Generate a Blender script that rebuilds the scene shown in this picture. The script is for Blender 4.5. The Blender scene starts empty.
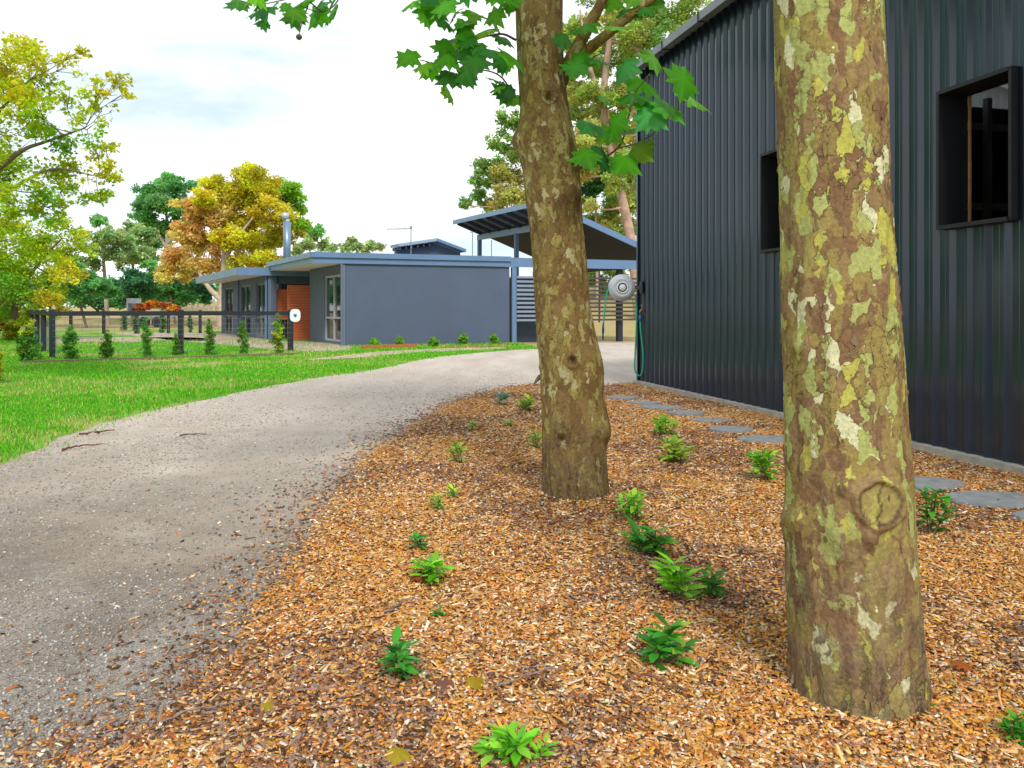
import bpy, math, random
import numpy as np
from mathutils import noise as mnoise, Vector

random.seed(7)
rng = np.random.default_rng(11)
SC = bpy.context.scene
COL = SC.collection
F, H, HY = 800.0, 1.3, 310.0           # focal length in pixels, eye height, horizon row

# ------------------------------------------------------------------ helpers
def G(px, py, z=0.0):
    d = F * (H - z) / (py - HY)
    return ((px - 512) / F * d, d)

def W(px, py, d):
    return np.array([(px - 512) / F * d, d, H + (HY - py) / F * d])

def tag(o, label=None, cat=None, group=None, kind=None):
    if label: o['label'] = label
    if cat: o['category'] = cat
    if group: o['group'] = group
    if kind: o['kind'] = kind
    return o

def thing(name, loc, label, cat, group=None):
    o = bpy.data.objects.new(name, None)
    COL.objects.link(o)
    o.location = loc
    o.empty_display_size = 0.1
    return tag(o, label, cat, group)

def wloc(o):
    v = Vector((0, 0, 0))
    while o is not None:
        v = v + o.location
        o = o.parent
    return np.array(v)

def link(name, me, mat, parent=None, base=None):
    me.materials.append(mat)
    o = bpy.data.objects.new(name, me)
    COL.objects.link(o)
    if parent is not None:
        o.parent = parent
    elif base is not None:
        o.location = base
    return o

def mesh_np(name, verts, faces, mat, parent=None, base=None, col=None, smooth=False):
    """verts (N,3) world; faces (M,k) int array or list; stored relative to parent/base"""
    verts = np.asarray(verts, dtype=np.float64)
    off = wloc(parent) if parent is not None else (np.array(base) if base is not None else np.zeros(3))
    v = verts - off
    me = bpy.data.meshes.new(name)
    if isinstance(faces, np.ndarray):
        M, k = faces.shape
        me.vertices.add(len(v)); me.vertices.foreach_set('co', v.astype(np.float32).ravel())
        me.loops.add(M * k); me.loops.foreach_set('vertex_index', faces.astype(np.int32).ravel())
        me.polygons.add(M); me.polygons.foreach_set('loop_start', np.arange(0, M * k, k, dtype=np.int32))
        me.update(calc_edges=True)
    else:
        me.from_pydata([tuple(p) for p in v], [], [tuple(int(i) for i in f) for f in faces])
        me.update()
    if smooth:
        me.polygons.foreach_set('use_smooth', np.ones(len(me.polygons), dtype=bool))
    if col is not None:
        a = me.color_attributes.new('Col', 'FLOAT_COLOR', 'POINT')
        c = np.ones((len(v), 4), dtype=np.float32); c[:, :3] = col
        a.data.foreach_set('color', c.ravel())
    return link(name, me, mat, parent, base)

class MB:
    def __init__(s): s.v = []; s.f = []; s.c = []
    def add(s, v, f, c=None):
        n = len(s.v); v = [tuple(p) for p in v]
        s.v += v; s.f += [tuple(int(i) + n for i in q) for q in f]
        s.c += [c if c is not None else (1, 1, 1)] * len(v)
        return s
    def box(s, o, ax, ay, az):                      # corner + three edge vectors
        o, ax, ay, az = map(np.array, (o, ax, ay, az))
        v = [o, o+ax, o+ax+ay, o+ay, o+az, o+ax+az, o+ax+ay+az, o+ay+az]
        q = [(0,3,2,1),(4,5,6,7),(0,1,5,4),(1,2,6,5),(2,3,7,6),(3,0,4,7)]
        if np.dot(np.cross(ax, ay), az) < 0: q = [f[::-1] for f in q]
        return s.add(v, q)
    def bar(s, a, b, w, h, up=(0, 0, 1)):             # beam from a to b centred
        a, b, up = np.array(a, float), np.array(b, float), np.array(up, float)
        d = b - a; dn = d / np.linalg.norm(d)
        if abs(dn @ up) > .95: up = np.array((0, 1.0, 0))
        x = np.cross(dn, up); x /= np.linalg.norm(x); z = np.cross(x, dn)
        return s.box(a - x*w/2 - z*h/2, d, x*w, z*h)
    def tube(s, pts, rad, n=8, c=None, cap=True):
        v, f = tube(pts, rad, n, cap); return s.add(v, f, c)
    def prism(s, poly, z0, z1):
        n = len(poly)
        v = [(p[0], p[1], z0) for p in poly] + [(p[0], p[1], z1) for p in poly]
        f = [tuple(range(n, 2*n)), tuple(range(n-1, -1, -1))] + [(i, (i+1) % n, n+(i+1) % n, n+i) for i in range(n)]
        return s.add(v, f)
    def build(s, name, mat, parent=None, base=None, smooth=False, col=False):
        return mesh_np(name, np.array(s.v), s.f, mat, parent, base, np.array(s.c) if col else None, smooth)

def tube(pts, rad, n=8, cap=True):
    pts = np.array(pts, float); m = len(pts)
    rad = np.full(m, rad) if np.isscalar(rad) else np.array(rad, float)
    t = np.gradient(pts, axis=0); t /= np.linalg.norm(t, axis=1)[:, None] + 1e-9
    ref = np.array((0, 0, 1.0)) if abs(t[0][2]) < .9 else np.array((1.0, 0, 0))
    V = []; x = np.cross(t[0], ref); x /= np.linalg.norm(x)
    a = np.arange(n) * 2 * math.pi / n
    for i in range(m):
        x = x - t[i] * (x @ t[i]); x /= np.linalg.norm(x) + 1e-9
        y = np.cross(t[i], x)
        V.append(pts[i] + rad[i] * (np.cos(a)[:, None] * x + np.sin(a)[:, None] * y))
    V = np.concatenate(V)
    f = [(i*n+j, i*n+(j+1) % n, (i+1)*n+(j+1) % n, (i+1)*n+j) for i in range(m-1) for j in range(n)]
    if cap: f += [tuple(range(n-1, -1, -1)), tuple(range((m-1)*n, m*n))]
    return V, f

def rail_box(pts, w, h):
    pass

def bake(T, TF, pos, R, scale, col=None):
    """instances of a small template baked into one vertex/face array"""
    N, K = len(pos), len(T)
    v = np.einsum('nij,kj->nki', R, T) * scale.reshape(N, 1, -1) if scale.ndim == 1 else np.einsum('nij,nkj->nki', R, T[None] * scale[:, None, :])
    v = v + pos[:, None, :]
    f = (TF[None] + (np.arange(N) * K)[:, None, None]).reshape(-1, TF.shape[1])
    c = None if col is None else np.repeat(col, K, axis=0)
    return v.reshape(-1, 3), f, c

def frames(nrm, head):
    """rotation matrices with z=nrm and x along head projected"""
    z = nrm / (np.linalg.norm(nrm, axis=1)[:, None] + 1e-9)
    x = head - z * np.sum(head * z, axis=1)[:, None]
    x /= np.linalg.norm(x, axis=1)[:, None] + 1e-9
    y = np.cross(z, x)
    return np.stack([x, y, z], axis=2)

def rnd_dir(n):
    v = rng.normal(size=(n, 3)); return v / np.linalg.norm(v, axis=1)[:, None]

def jitter_col(base, n, amt=.25, hue=.08):
    base = np.array(base)[None] if np.ndim(base) == 1 else np.array(base)
    return np.clip(base * (1 + amt * rng.normal(size=(n, 1))) * (1 + hue * rng.normal(size=(n, 3))), .004, .95)

def inpoly(p, poly):
    x, y = p[:, 0], p[:, 1]; ins = np.zeros(len(p), bool); n = len(poly)
    for i in range(n):
        x0, y0 = poly[i]; x1, y1 = poly[(i+1) % n]
        c = ((y0 > y) != (y1 > y)) & (x < (x1-x0) * (y-y0) / ((y1-y0) + 1e-12) + x0)
        ins ^= c
    return ins

def dist_line(p, line):
    best = np.full(len(p), 1e9)
    for (a, b) in zip(line[:-1], line[1:]):
        a, b = np.array(a), np.array(b); d = b - a
        t = np.clip(((p - a) @ d) / (d @ d + 1e-12), 0, 1)
        best = np.minimum(best, np.linalg.norm(p - a - t[:, None] * d, axis=1))
    return best

def smooth_line(pts, k=8):
    pts = np.array(pts, float); out = []
    P = np.vstack([2*pts[0]-pts[1], pts, 2*pts[-1]-pts[-2]])
    for i in range(1, len(P)-2):
        for t in np.linspace(0, 1, k, endpoint=False):
            a, b, c, d = P[i-1], P[i], P[i+1], P[i+2]
            out.append(.5*((2*b)+(-a+c)*t+(2*a-5*b+4*c-d)*t*t+(-a+3*b-3*c+d)*t**3))
    out.append(pts[-1]); return np.array(out)

# ------------------------------------------------------------------ materials
class NT:
    def __init__(s, name):
        s.m = bpy.data.materials.new(name); s.m.use_nodes = True
        s.t = s.m.node_tree; s.t.nodes.clear()
        s.out = s.n('ShaderNodeOutputMaterial')
    def n(s, typ, **kw):
        nd = s.t.nodes.new(typ)
        for k, v in kw.items():
            if k.startswith('i_'):
                key = k[2:]
                key = int(key) if key.isdigit() else key.replace('_', ' ')
                nd.inputs[key].default_value = v
            else: setattr(nd, k, v)
        return nd
    def l(s, a, b): s.t.links.new(a, b)
    def mix(s, fac, a, b, blend='MIX'):
        nd = s.t.nodes.new('ShaderNodeMix'); nd.data_type = 'RGBA'; nd.blend_type = blend
        for sock, val in ((nd.inputs[0], fac), (nd.inputs[6], a), (nd.inputs[7], b)):
            if hasattr(val, 'links'): s.l(val, sock)
            else: sock.default_value = val if np.isscalar(val) else (*val[:3], 1)
        return nd.outputs[2]
    def ramp(s, src, stops, interp='LINEAR'):
        nd = s.n('ShaderNodeValToRGB'); cr = nd.color_ramp; cr.interpolation = interp
        while len(cr.elements) < len(stops): cr.elements.new(.5)
        for e, (p, c) in zip(cr.elements, stops):
            e.position = p; e.color = (c, c, c, 1) if np.isscalar(c) else (*c, 1)
        s.l(src, nd.inputs[0]); return nd.outputs[0]
    def noise(s, scale, detail=4, rough=.55, vec=None, dist=0):
        nd = s.n('ShaderNodeTexNoise'); nd.inputs['Scale'].default_value = scale
        nd.inputs['Detail'].default_value = detail; nd.inputs['Roughness'].default_value = rough
        nd.inputs['Distortion'].default_value = dist
        if vec is not None: s.l(vec, nd.inputs['Vector'])
        return nd
    def math(s, op, a, b=0.0, clamp=False):
        nd = s.n('ShaderNodeMath', operation=op, use_clamp=clamp)
        for i, v in enumerate((a, b)):
            if hasattr(v, 'links'): s.l(v, nd.inputs[i])
            else: nd.inputs[i].default_value = v
        return nd.outputs[0]
    def coord(s, scale=(1, 1, 1), kind='Object'):
        tc = s.n('ShaderNodeTexCoord'); mp = s.n('ShaderNodeMapping')
        mp.inputs['Scale'].default_value = scale
        s.l(tc.outputs[kind], mp.inputs[0]); return mp.outputs[0]
    def finish(s, color, rough=.6, bump=None, strength=.4, dist=.02, metal=0.0, spec=.5, transl=0.0, coat=0.0, tint=None):
        p = s.n('ShaderNodeBsdfPrincipled')
        for sock, val in ((p.inputs['Base Color'], color), (p.inputs['Roughness'], rough)):
            if hasattr(val, 'links'): s.l(val, sock)
            else: sock.default_value = val if np.isscalar(val) else (*val[:3], 1)
        p.inputs['Metallic'].default_value = metal
        p.inputs['Specular IOR Level'].default_value = spec
        p.inputs['Coat Weight'].default_value = coat; p.inputs['Coat Roughness'].default_value = .12
        if tint: p.inputs['Specular Tint'].default_value = (*tint, 1); p.inputs['Coat Tint'].default_value = (*tint, 1)
        if bump is not None:
            b = s.n('ShaderNodeBump'); b.inputs['Strength'].default_value = strength; b.inputs['Distance'].default_value = dist
            s.l(bump, b.inputs['Height']); s.l(b.outputs[0], p.inputs['Normal'])
        sh = p.outputs[0]
        if transl > 0:
            t = s.n('ShaderNodeBsdfTranslucent')
            if hasattr(color, 'links'): s.l(color, t.inputs[0])
            else: t.inputs[0].default_value = (*color[:3], 1)
            mx = s.n('ShaderNodeMixShader'); mx.inputs[0].default_value = transl
            s.l(sh, mx.inputs[1]); s.l(t.outputs[0], mx.inputs[2]); sh = mx.outputs[0]
        s.l(sh, s.out.inputs[0]); return s.m

def plain(name, c, rough=.55, var=.12, scale=6, metal=0, spec=.5, bump=.0):
    m = NT(name); n = m.noise(scale, 5, .6, m.coord())
    d = tuple(x * (1 - var) for x in c); l = tuple(min(1, x * (1 + var)) for x in c)
    col = m.ramp(n.outputs[0], [(.3, d), (.7, l)])
    return m.finish(col, rough, n.outputs[0] if bump else None, bump, .01, metal, spec)

def leafmat(name, rough=.45, transl=.35, spec=.35):
    m = NT(name); a = m.n('ShaderNodeVertexColor', layer_name='Col')
    return m.finish(a.outputs[0], rough, spec=spec, transl=transl)

M = {}
M['leaf'] = leafmat('leaf_far', .6, .5, .2)
M['leaf_gloss'] = leafmat('leaf_glossy', .38, .3, .4)
M['plane_leaf'] = leafmat('plane_leaf', .42, .52, .3)
M['grassblade'] = leafmat('grass_blade', .55, .35, .25)
def attrmat(name, rough, bump_scale=60, bs=.3):
    m = NT(name); a = m.n('ShaderNodeVertexColor', layer_name='Col')
    n = m.noise(bump_scale, 3, .6, m.coord())
    c = m.mix(.35, a.outputs[0], m.mix(1, a.outputs[0], m.ramp(n.outputs[0], [(.3, .45), (.7, 1.3)]), 'MULTIPLY'))
    return m.finish(c, rough, n.outputs[0], bs, .004, spec=.25)
M['chip'] = attrmat('wood_chip', .75)
M['flake'] = attrmat('bark_flake', .85, 70)
M['stone'] = attrmat('gravel_stone', .85, 90)

def ground_mat():
    m = NT('dry_ground'); co = m.coord()
    a = m.noise(.12, 4, .6, co).outputs[0]; b = m.noise(2.2, 5, .65, co).outputs[0]; c = m.noise(30, 4, .7, co).outputs[0]
    col = m.mix(m.ramp(a, [(.42, 0.0), (.6, 1.0)]), (.42, .31, .15), (.30, .27, .09))
    col = m.mix(m.ramp(b, [(.35, 0.0), (.7, .7)]), col, (.46, .36, .2))
    col = m.mix(.5, col, m.mix(1, col, m.ramp(c, [(.3, .5), (.7, 1.4)]), 'MULTIPLY'))
    return m.finish(col, .95, c, .5, .03, spec=.1)
M['ground'] = ground_mat()

def lawn_mat():
    m = NT('lawn'); co = m.coord()
    a = m.noise(.35, 5, .65, co).outputs[0]; b = m.noise(3, 5, .65, co).outputs[0]; c = m.noise(45, 3, .7, co).outputs[0]
    col = m.mix(m.ramp(b, [(.3, 0.0), (.7, 1.0)]), (.09, .28, .015), (.16, .38, .03))
    col = m.mix(m.ramp(a, [(.49, 0.0), (.60, .85)]), col, (.46, .40, .17))
    col = m.mix(.6, col, m.mix(1, col, m.ramp(c, [(.3, .45), (.7, 1.4)]), 'MULTIPLY'))
    return m.finish(col, .95, c, .6, .03, spec=.1)
M['lawn'] = lawn_mat()

def gravel_mat():
    m = NT('gravel_drive'); co = m.coord()
    big = m.noise(.55, 5, .6, co, .3).outputs[0]; mid = m.noise(3.5, 5, .65, co).outputs[0]
    tr = m.noise(1.0, 4, .6, m.coord((1.5, .35, 1))).outputs[0]
    v = m.n('ShaderNodeTexVoronoi'); v.inputs['Scale'].default_value = 70; m.l(co, v.inputs['Vector'])
    v2 = m.n('ShaderNodeTexVoronoi'); v2.inputs['Scale'].default_value = 140; m.l(co, v2.inputs['Vector'])
    stone = m.ramp(v.outputs['Color'], [(0, (.15, .122, .10)), (.5, (.28, .235, .198)), (1, (.52, .455, .395))])
    stone = m.mix(.45, stone, m.ramp(v2.outputs['Color'], [(0, (.2, .18, .16)), (1, (.56, .52, .48))]))
    dirt = m.ramp(mid, [(.3, (.145, .098, .063)), (.7, (.30, .22, .155))])
    # near half: dirt, litter and tree shade painted in; far half: pale crushed rock
    sx = m.n('ShaderNodeSeparateXYZ'); m.l(co, sx.inputs[0])
    along = m.math('ADD', m.math('MULTIPLY', sx.outputs[1], .1), m.math('MULTIPLY', m.math('SUBTRACT', big, .5), 1.3))
    far_pale = m.ramp(along, [(.40, 0.0), (.88, 1.0)])
    col = m.mix(m.ramp(big, [(.42, 0.05), (.58, .8)]), stone, dirt)
    col = m.mix(.45, col, m.mix(1, col, m.ramp(tr, [(.32, .6), (.68, 1.25)]), 'MULTIPLY'))
    pale = m.mix(.35, m.ramp(tr, [(.35, (.60, .495, .415)), (.65, (.76, .66, .575))]), stone)
    col = m.mix(far_pale, col, pale)
    h = m.math('ADD', v.outputs['Distance'], m.math('MULTIPLY', v2.outputs['Distance'], .6))
    return m.finish(col, .95, h, .7, .012, spec=.15)
M['gravel'] = gravel_mat()

def mulch_mat():
    m = NT('mulch_bed'); co = m.coord()
    v = m.n('ShaderNodeTexVoronoi'); v.inputs['Scale'].default_value = 42; m.l(m.coord((1, .6, 1)), v.inputs['Vector'])
    n = m.noise(1.6, 5, .6, co).outputs[0]
    col = m.ramp(v.outputs['Color'], [(0, (.07, .04, .025)), (.35, (.24, .11, .04)), (.65, (.40, .19, .06)), (.9, (.50, .30, .14)), (1, (.6, .45, .3))])
    col = m.mix(m.ramp(n, [(.4, 0.0), (.7, .5)]), col, (.2, .12, .08))
    return m.finish(col, .9, v.outputs['Distance'], .8, .02, spec=.15)
M['mulch'] = mulch_mat()

def bark_mat(name, cell, pal, amt_pale, grey=(.20, .15, .115), moss=.0):
    """flaking plane bark: overlapping plates of different age, cracks, furrowed grey foot"""
    m = NT(name); tc = m.n('ShaderNodeTexCoord')
    w = m.noise(5.5, 4, .6, tc.outputs['Object'])
    sub = m.n('ShaderNodeVectorMath', operation='SUBTRACT'); m.l(w.outputs['Color'], sub.inputs[0]); sub.inputs[1].default_value = (.5, .5, .5)
    sc = m.n('ShaderNodeVectorMath', operation='SCALE'); m.l(sub.outputs[0], sc.inputs[0]); sc.inputs['Scale'].default_value = .13
    wf = m.noise(26, 4, .65, tc.outputs['Object'])
    sub2 = m.n('ShaderNodeVectorMath', operation='SUBTRACT'); m.l(wf.outputs['Color'], sub2.inputs[0]); sub2.inputs[1].default_value = (.5, .5, .5)
    sc2 = m.n('ShaderNodeVectorMath', operation='SCALE'); m.l(sub2.outputs[0], sc2.inputs[0]); sc2.inputs['Scale'].default_value = .05
    ad = m.n('ShaderNodeVectorMath', operation='ADD'); m.l(tc.outputs['Object'], ad.inputs[0]); m.l(sc.outputs[0], ad.inputs[1])
    ad2 = m.n('ShaderNodeVectorMath', operation='ADD'); m.l(ad.outputs[0], ad2.inputs[0]); m.l(sc2.outputs[0], ad2.inputs[1])
    mp = m.n('ShaderNodeMapping'); mp.inputs['Scale'].default_value = (1, 1, .42); m.l(ad2.outputs[0], mp.inputs[0])
    def vor(scale, feat='F1', loc=(0, 0, 0)):
        q = m.n('ShaderNodeMapping'); q.inputs['Location'].default_value = loc; m.l(mp.outputs[0], q.inputs[0])
        v = m.n('ShaderNodeTexVoronoi', feature=feat); v.inputs['Scale'].default_value = scale; m.l(q.outputs[0], v.inputs['Vector']); return v
    def r(v, ch=0):
        s = m.n('ShaderNodeSeparateColor'); m.l(v.outputs['Color'], s.inputs[0]); return s.outputs[ch]
    v1 = vor(cell * 1.15); v2 = vor(cell * 2.4, loc=(3, 1, 7)); v3 = vor(cell * 1.9, loc=(9, 4, 2))
    r1, r2, r3 = r(v1), r(v2), r(v3)
    base = m.ramp(r1, [(0, pal[0]), (.38, pal[1]), (.66, pal[2]), (.86, pal[3])], 'CONSTANT')
    olv = m.ramp(r2, [(0, 0.0), (.6, 1.0)], 'CONSTANT')
    col = m.mix(m.math('MULTIPLY', olv, .85), base, m.ramp(r(v2, 1), [(0, pal[2]), (.45, pal[1]), (.75, pal[0])], 'CONSTANT'))
    big = m.noise(2.0, 3, .5, tc.outputs['Object']).outputs[0]
    pm = m.math('MULTIPLY', m.ramp(m.math('ADD', r3, m.math('MULTIPLY', m.math('SUBTRACT', big, .5), .9)), [(0, 0.0), (1 - amt_pale, 1.0)], 'CONSTANT'), 1.0)
    col = m.mix(pm, col, m.ramp(r(v3, 1), [(0, pal[4]), (.45, pal[5]), (.75, pal[6])], 'CONSTANT'))
    # foot of the trunk: older grey bark, furrowed
    sz = m.n('ShaderNodeSeparateXYZ'); m.l(tc.outputs['Object'], sz.inputs[0])
    foot = m.ramp(m.math('ADD', sz.outputs[2], m.math('MULTIPLY', m.math('SUBTRACT', w.outputs[0], .5), 1.6)), [(.15, .85), (.75, 0.0)])
    fmp = m.n('ShaderNodeMapping'); fmp.inputs['Scale'].default_value = (26, 26, 3.2); m.l(ad.outputs[0], fmp.inputs[0])
    fur = m.noise(1.0, 6, .65, fmp.outputs[0]).outputs[0]
    fcol = m.mix(m.ramp(fur, [(.38, 0.0), (.55, 1.0)]), tuple(x * .42 for x in grey), grey)
    keep = m.ramp(r2, [(0, 1.0), (.72, .25)], 'CONSTANT')
    col = m.mix(m.math('MULTIPLY', foot, keep), col, fcol)
    # scar attribute on knots
    at = m.n('ShaderNodeVertexColor', layer_name='Col'); sa = m.n('ShaderNodeSeparateColor'); m.l(at.outputs[0], sa.inputs[0])
    col = m.mix(sa.outputs[0], col, pal[3]); col = m.mix(sa.outputs[1], col, (.06, .04, .025))
    # fine mottling, cracks between plates
    fine = m.noise(70, 5, .7, tc.outputs['Object']).outputs[0]
    col = m.mix(.75, col, m.mix(1, col, m.ramp(fine, [(.3, .60), (.7, 1.38)]), 'MULTIPLY'))
    ed = vor(cell * 1.9, 'DISTANCE_TO_EDGE', (9, 4, 2)); crack = m.ramp(ed.outputs['Distance'], [(.0, 1.0), (.028, 0.0)])
    crk = m.math('MULTIPLY', crack, m.ramp(big, [(.46, 0.0), (.60, .65)]))
    col = m.mix(crk, col, (.07, .045, .025))
    h = m.math('ADD', m.math('MULTIPLY', r1, .5), m.math('MULTIPLY', olv, -.35))
    h = m.math('ADD', h, m.math('MULTIPLY', pm, -.7))
    h = m.math('ADD', h, m.math('MULTIPLY', fine, .35))
    h = m.math('ADD', h, m.math('MULTIPLY', m.math('MULTIPLY', foot, fur), 2.2))
    h = m.math('SUBTRACT', h, m.math('MULTIPLY', crk, .5))
    return m.finish(col, .85, h, .9, .013, spec=.15)
M['bark_near'] = bark_mat('bark_mottled', 14, [(.21, .125, .062), (.275, .19, .085), (.29, .225, .072), (.33, .28, .085), (.37, .40, .13), (.44, .42, .09), (.60, .60, .36)], .32, (.24, .165, .10))
M['bark_far'] = bark_mat('bark_brown', 17, [(.19, .115, .045), (.25, .165, .06), (.27, .20, .06), (.31, .25, .085), (.38, .32, .12), (.36, .29, .08), (.48, .43, .23)], .24, (.22, .15, .08))
M['gum_bark'] = plain('pale_gum_bark', (.48, .38, .30), .8, .35, 3)
M['pink_bark'] = plain('pinkish_gum_bark', (.42, .28, .21), .8, .35, 2)
M['twig'] = plain('twig', (.17, .12, .075), .8, .3, 20)
M['greentwig'] = plain('green_stem', (.22, .25, .07), .6, .2, 30)

def metal_mat():
    m = NT('charcoal_sheet_steel'); co = m.coord()
    n = m.noise(1.2, 6, .65, m.coord((1, 1, .25))).outputs[0]; d = m.noise(14, 5, .7, co).outputs[0]
    col = m.mix(m.ramp(n, [(.35, 0.0), (.7, 1.0)]), (.010, .017, .032), (.015, .024, .043))
    col = m.mix(m.ramp(d, [(.62, 0.0), (.8, .15)]), col, (.10, .105, .11))
    return m.finish(col, m.ramp(n, [(.3, .40), (.7, .5)]), spec=.45, coat=.85, tint=(.76, .88, 1))  # bluish sky sheen put into the reflections through the tint
M['shed_steel'] = metal_mat()
M['shed_inside'] = plain('dark_inside_sheet', (.05, .055, .065), .6, .2, 3)
M['clearsheet'] = NT('clear_roof_sheet').finish((.20, .23, .25), .5, transl=.55)
M['frame_dark'] = plain('black_window_trim', (.008, .010, .015), .6, .2, 5)
M['gutter'] = plain('grey_gutter_steel', (.20, .215, .25), .35, .15, 3, metal=.3)
M['concrete'] = plain('concrete', (.40, .375, .33), .9, .28, 9, bump=.3)
M['paver'] = plain('bluestone_paver', (.24, .255, .27), .85, .25, 14, bump=.3)
M['stud'] = plain('pine_stud', (.42, .22, .08), .7, .2, 12)
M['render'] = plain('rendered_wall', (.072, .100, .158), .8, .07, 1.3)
M['render_lit'] = plain('rendered_wall_lit', (.115, .148, .215), .8, .07, 1.3)  # lighter copy of the render; brighter light on side walls put into the colour
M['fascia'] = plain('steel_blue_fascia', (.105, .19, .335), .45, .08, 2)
M['fascia_lit'] = plain('blue_fascia_lit', (.24, .34, .47), .45, .08, 2)  # lighter fascia copy; light on left-facing edges put into the colour
M['soffit'] = plain('pale_soffit', (.80, .76, .74), .8, .05, 2)
M['roof'] = plain('roof_sheet', (.18, .23, .30), .4, .1, 2, metal=.2)
M['navy'] = plain('navy_wall', (.025, .04, .065), .7, .15, 2)  # the wall's own dark navy
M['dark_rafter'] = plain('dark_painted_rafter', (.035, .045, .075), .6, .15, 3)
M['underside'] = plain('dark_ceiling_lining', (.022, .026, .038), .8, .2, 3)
M['slat'] = plain('blue_grey_slat', (.20, .25, .33), .5, .1, 4)
M['slat_backlit'] = plain('backlit_dark_slat', (.05, .04, .035), .6, .2, 4)  # slat copy with the backlit darkness put into its colour
M['alum'] = plain('window_frame_grey', (.45, .48, .52), .4, .06, 4, metal=.2)
M['winframe'] = plain('dark_window_frame', (.14, .17, .22), .4, .06, 4)
M['whitepaint'] = plain('white_paint', (.78, .79, .80), .5, .04, 4)
M['charcoal_paint'] = plain('charcoal_fence_paint', (.012, .014, .022), .55, .25, 7)
M['wire'] = plain('galvanised_wire', (.27, .31, .37), .4, .1, 5, metal=.5)
M['greypost'] = plain('weathered_post', (.50, .45, .36), .85, .2, 6)
M['reel'] = plain('pale_grey_plastic', (.46, .50, .55), .4, .06, 6)
M['reel_light'] = plain('light_grey_plastic', (.62, .66, .70), .4, .04, 6)
M['bracket'] = plain('dark_plastic', (.05, .055, .065), .5, .1, 6)
M['hose'] = plain('green_hose', (.01, .33, .19), .4, .1, 12)
M['hosehead'] = plain('navy_nozzle', (.02, .04, .10), .4, .1, 12)
M['bluefit'] = plain('blue_fitting', (.05, .13, .42), .4, .1, 12)
M['brass'] = plain('tap_brass', (.42, .27, .13), .35, .1, 12, metal=.7)
M['dirt'] = plain('pinkish_dirt', (.44, .34, .25), .95, .35, 2.5, bump=.3)
M['paving'] = plain('pink_paving', (.46, .33, .28), .9, .2, 6)
M['edging'] = plain('rusty_edging', (.42, .13, .035), .8, .3, 4)
M['orange_heap'] = leafmat('orange_brush', .8, .1, .1)
M['trailer'] = plain('grey_trailer_steel', (.22, .25, .31), .5, .2, 3)
M['rubber'] = plain('tyre_rubber', (.02, .02, .02), .8, .1, 6)
M['flue'] = plain('flue_steel', (.20, .28, .38), .35, .1, 4, metal=.4)
def timber_mat():
    m = NT('red_timber_boards'); co = m.coord()
    w = m.n('ShaderNodeTexWave', wave_type='BANDS', bands_direction='Z', wave_profile='SAW'); w.inputs['Scale'].default_value = 2.6; m.l(co, w.inputs['Vector'])
    gr = m.noise(2.5, 5, .6, m.coord((2, 2, 30))).outputs[0]
    col = m.ramp(gr, [(.3, (.38, .07, .02)), (.7, (.66, .17, .045))])
    line = m.ramp(w.outputs[0], [(.0, 1.0), (.22, 0.0)])
    col = m.mix(m.math('MULTIPLY', line, .8), col, (.08, .02, .01))
    return m.finish(col, .5, m.math('SUBTRACT', 1, line), .6, .01)
M['timber'] = timber_mat()
def glass_mat():
    m = NT('window_glass')
    return m.finish((.012, .016, .02), .04, spec=.9)
M['glass'] = glass_mat()

# ------------------------------------------------------------------ setting: ground sheets
def sheet(name, poly, z, mat, kind='structure'):
    me = bpy.data.meshes.new(name); me.from_pydata([(p[0], p[1], z) for p in poly], [], [tuple(range(len(poly)))]); me.update()
    return tag(link(name, me, mat), kind=kind)

sheet('ground', [(-600, -60), (600, -60), (600, 900), (-600, 900)], 0, M['ground'])

def rough_line(pts, amp, k=10):
    L = smooth_line(pts, k)
    out = []
    for i, p in enumerate(L):
        n = mnoise.noise(Vector((p[0]*1.7, p[1]*1.7, 3.1))) + .5*mnoise.noise(Vector((p[0]*5, p[1]*5, 1.1)))
        out.append((p[0] + amp*n, p[1] + amp*.6*n))
    return out

# gravel's outer edge (towards the lawn), from beside the camera to the far carport
drive_left = rough_line([(-6.2, -6), (-5.9, 0), (-5.6, 4)] + [G(*q) for q in [(-60, 488), (0, 466), (76, 433), (126, 418), (202, 401), (303, 381), (380, 369), (440, 357), (505, 351), (545, 349)]], .10)
carport_floor_edge = [G(560, 346), G(600, 343.0), (9, 33.0), (14, 33)]
bed_edge = rough_line([(-1.35, -6), (-1.35, 0)] + [G(*q) for q in [(40, 800), (150, 735), (215, 660), (275, 585), (320, 520), (372, 455), (430, 416), (482, 394), (540, 385), (600, 387), (630, 383)]], .09)
SH_C = np.array((2.19, 13.7)); SH_W = np.array((.2311, -.9729)); SH_N = np.array((.9729, .2311))   # shed corner, wall direction, inward
def SP(t, n=0.0): return SH_C + SH_W * t + SH_N * n
drive = list(drive_left) + carport_floor_edge + [(14, 16), (2.6, 14.5), (2.0, -6)]
sheet('driveway', drive, .008, M['gravel'])
lawn_far = [(-30, -6), (-30, 52), (-10, 52), (-9.0, 34), (-5.6, 29.6), (0.2, 31.6), (0.6, 29.0)]
sheet('lawn', [p for p in drive_left] [::-1] + [(-30, -6)] + lawn_far[1:], .004, M['lawn'])

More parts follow.
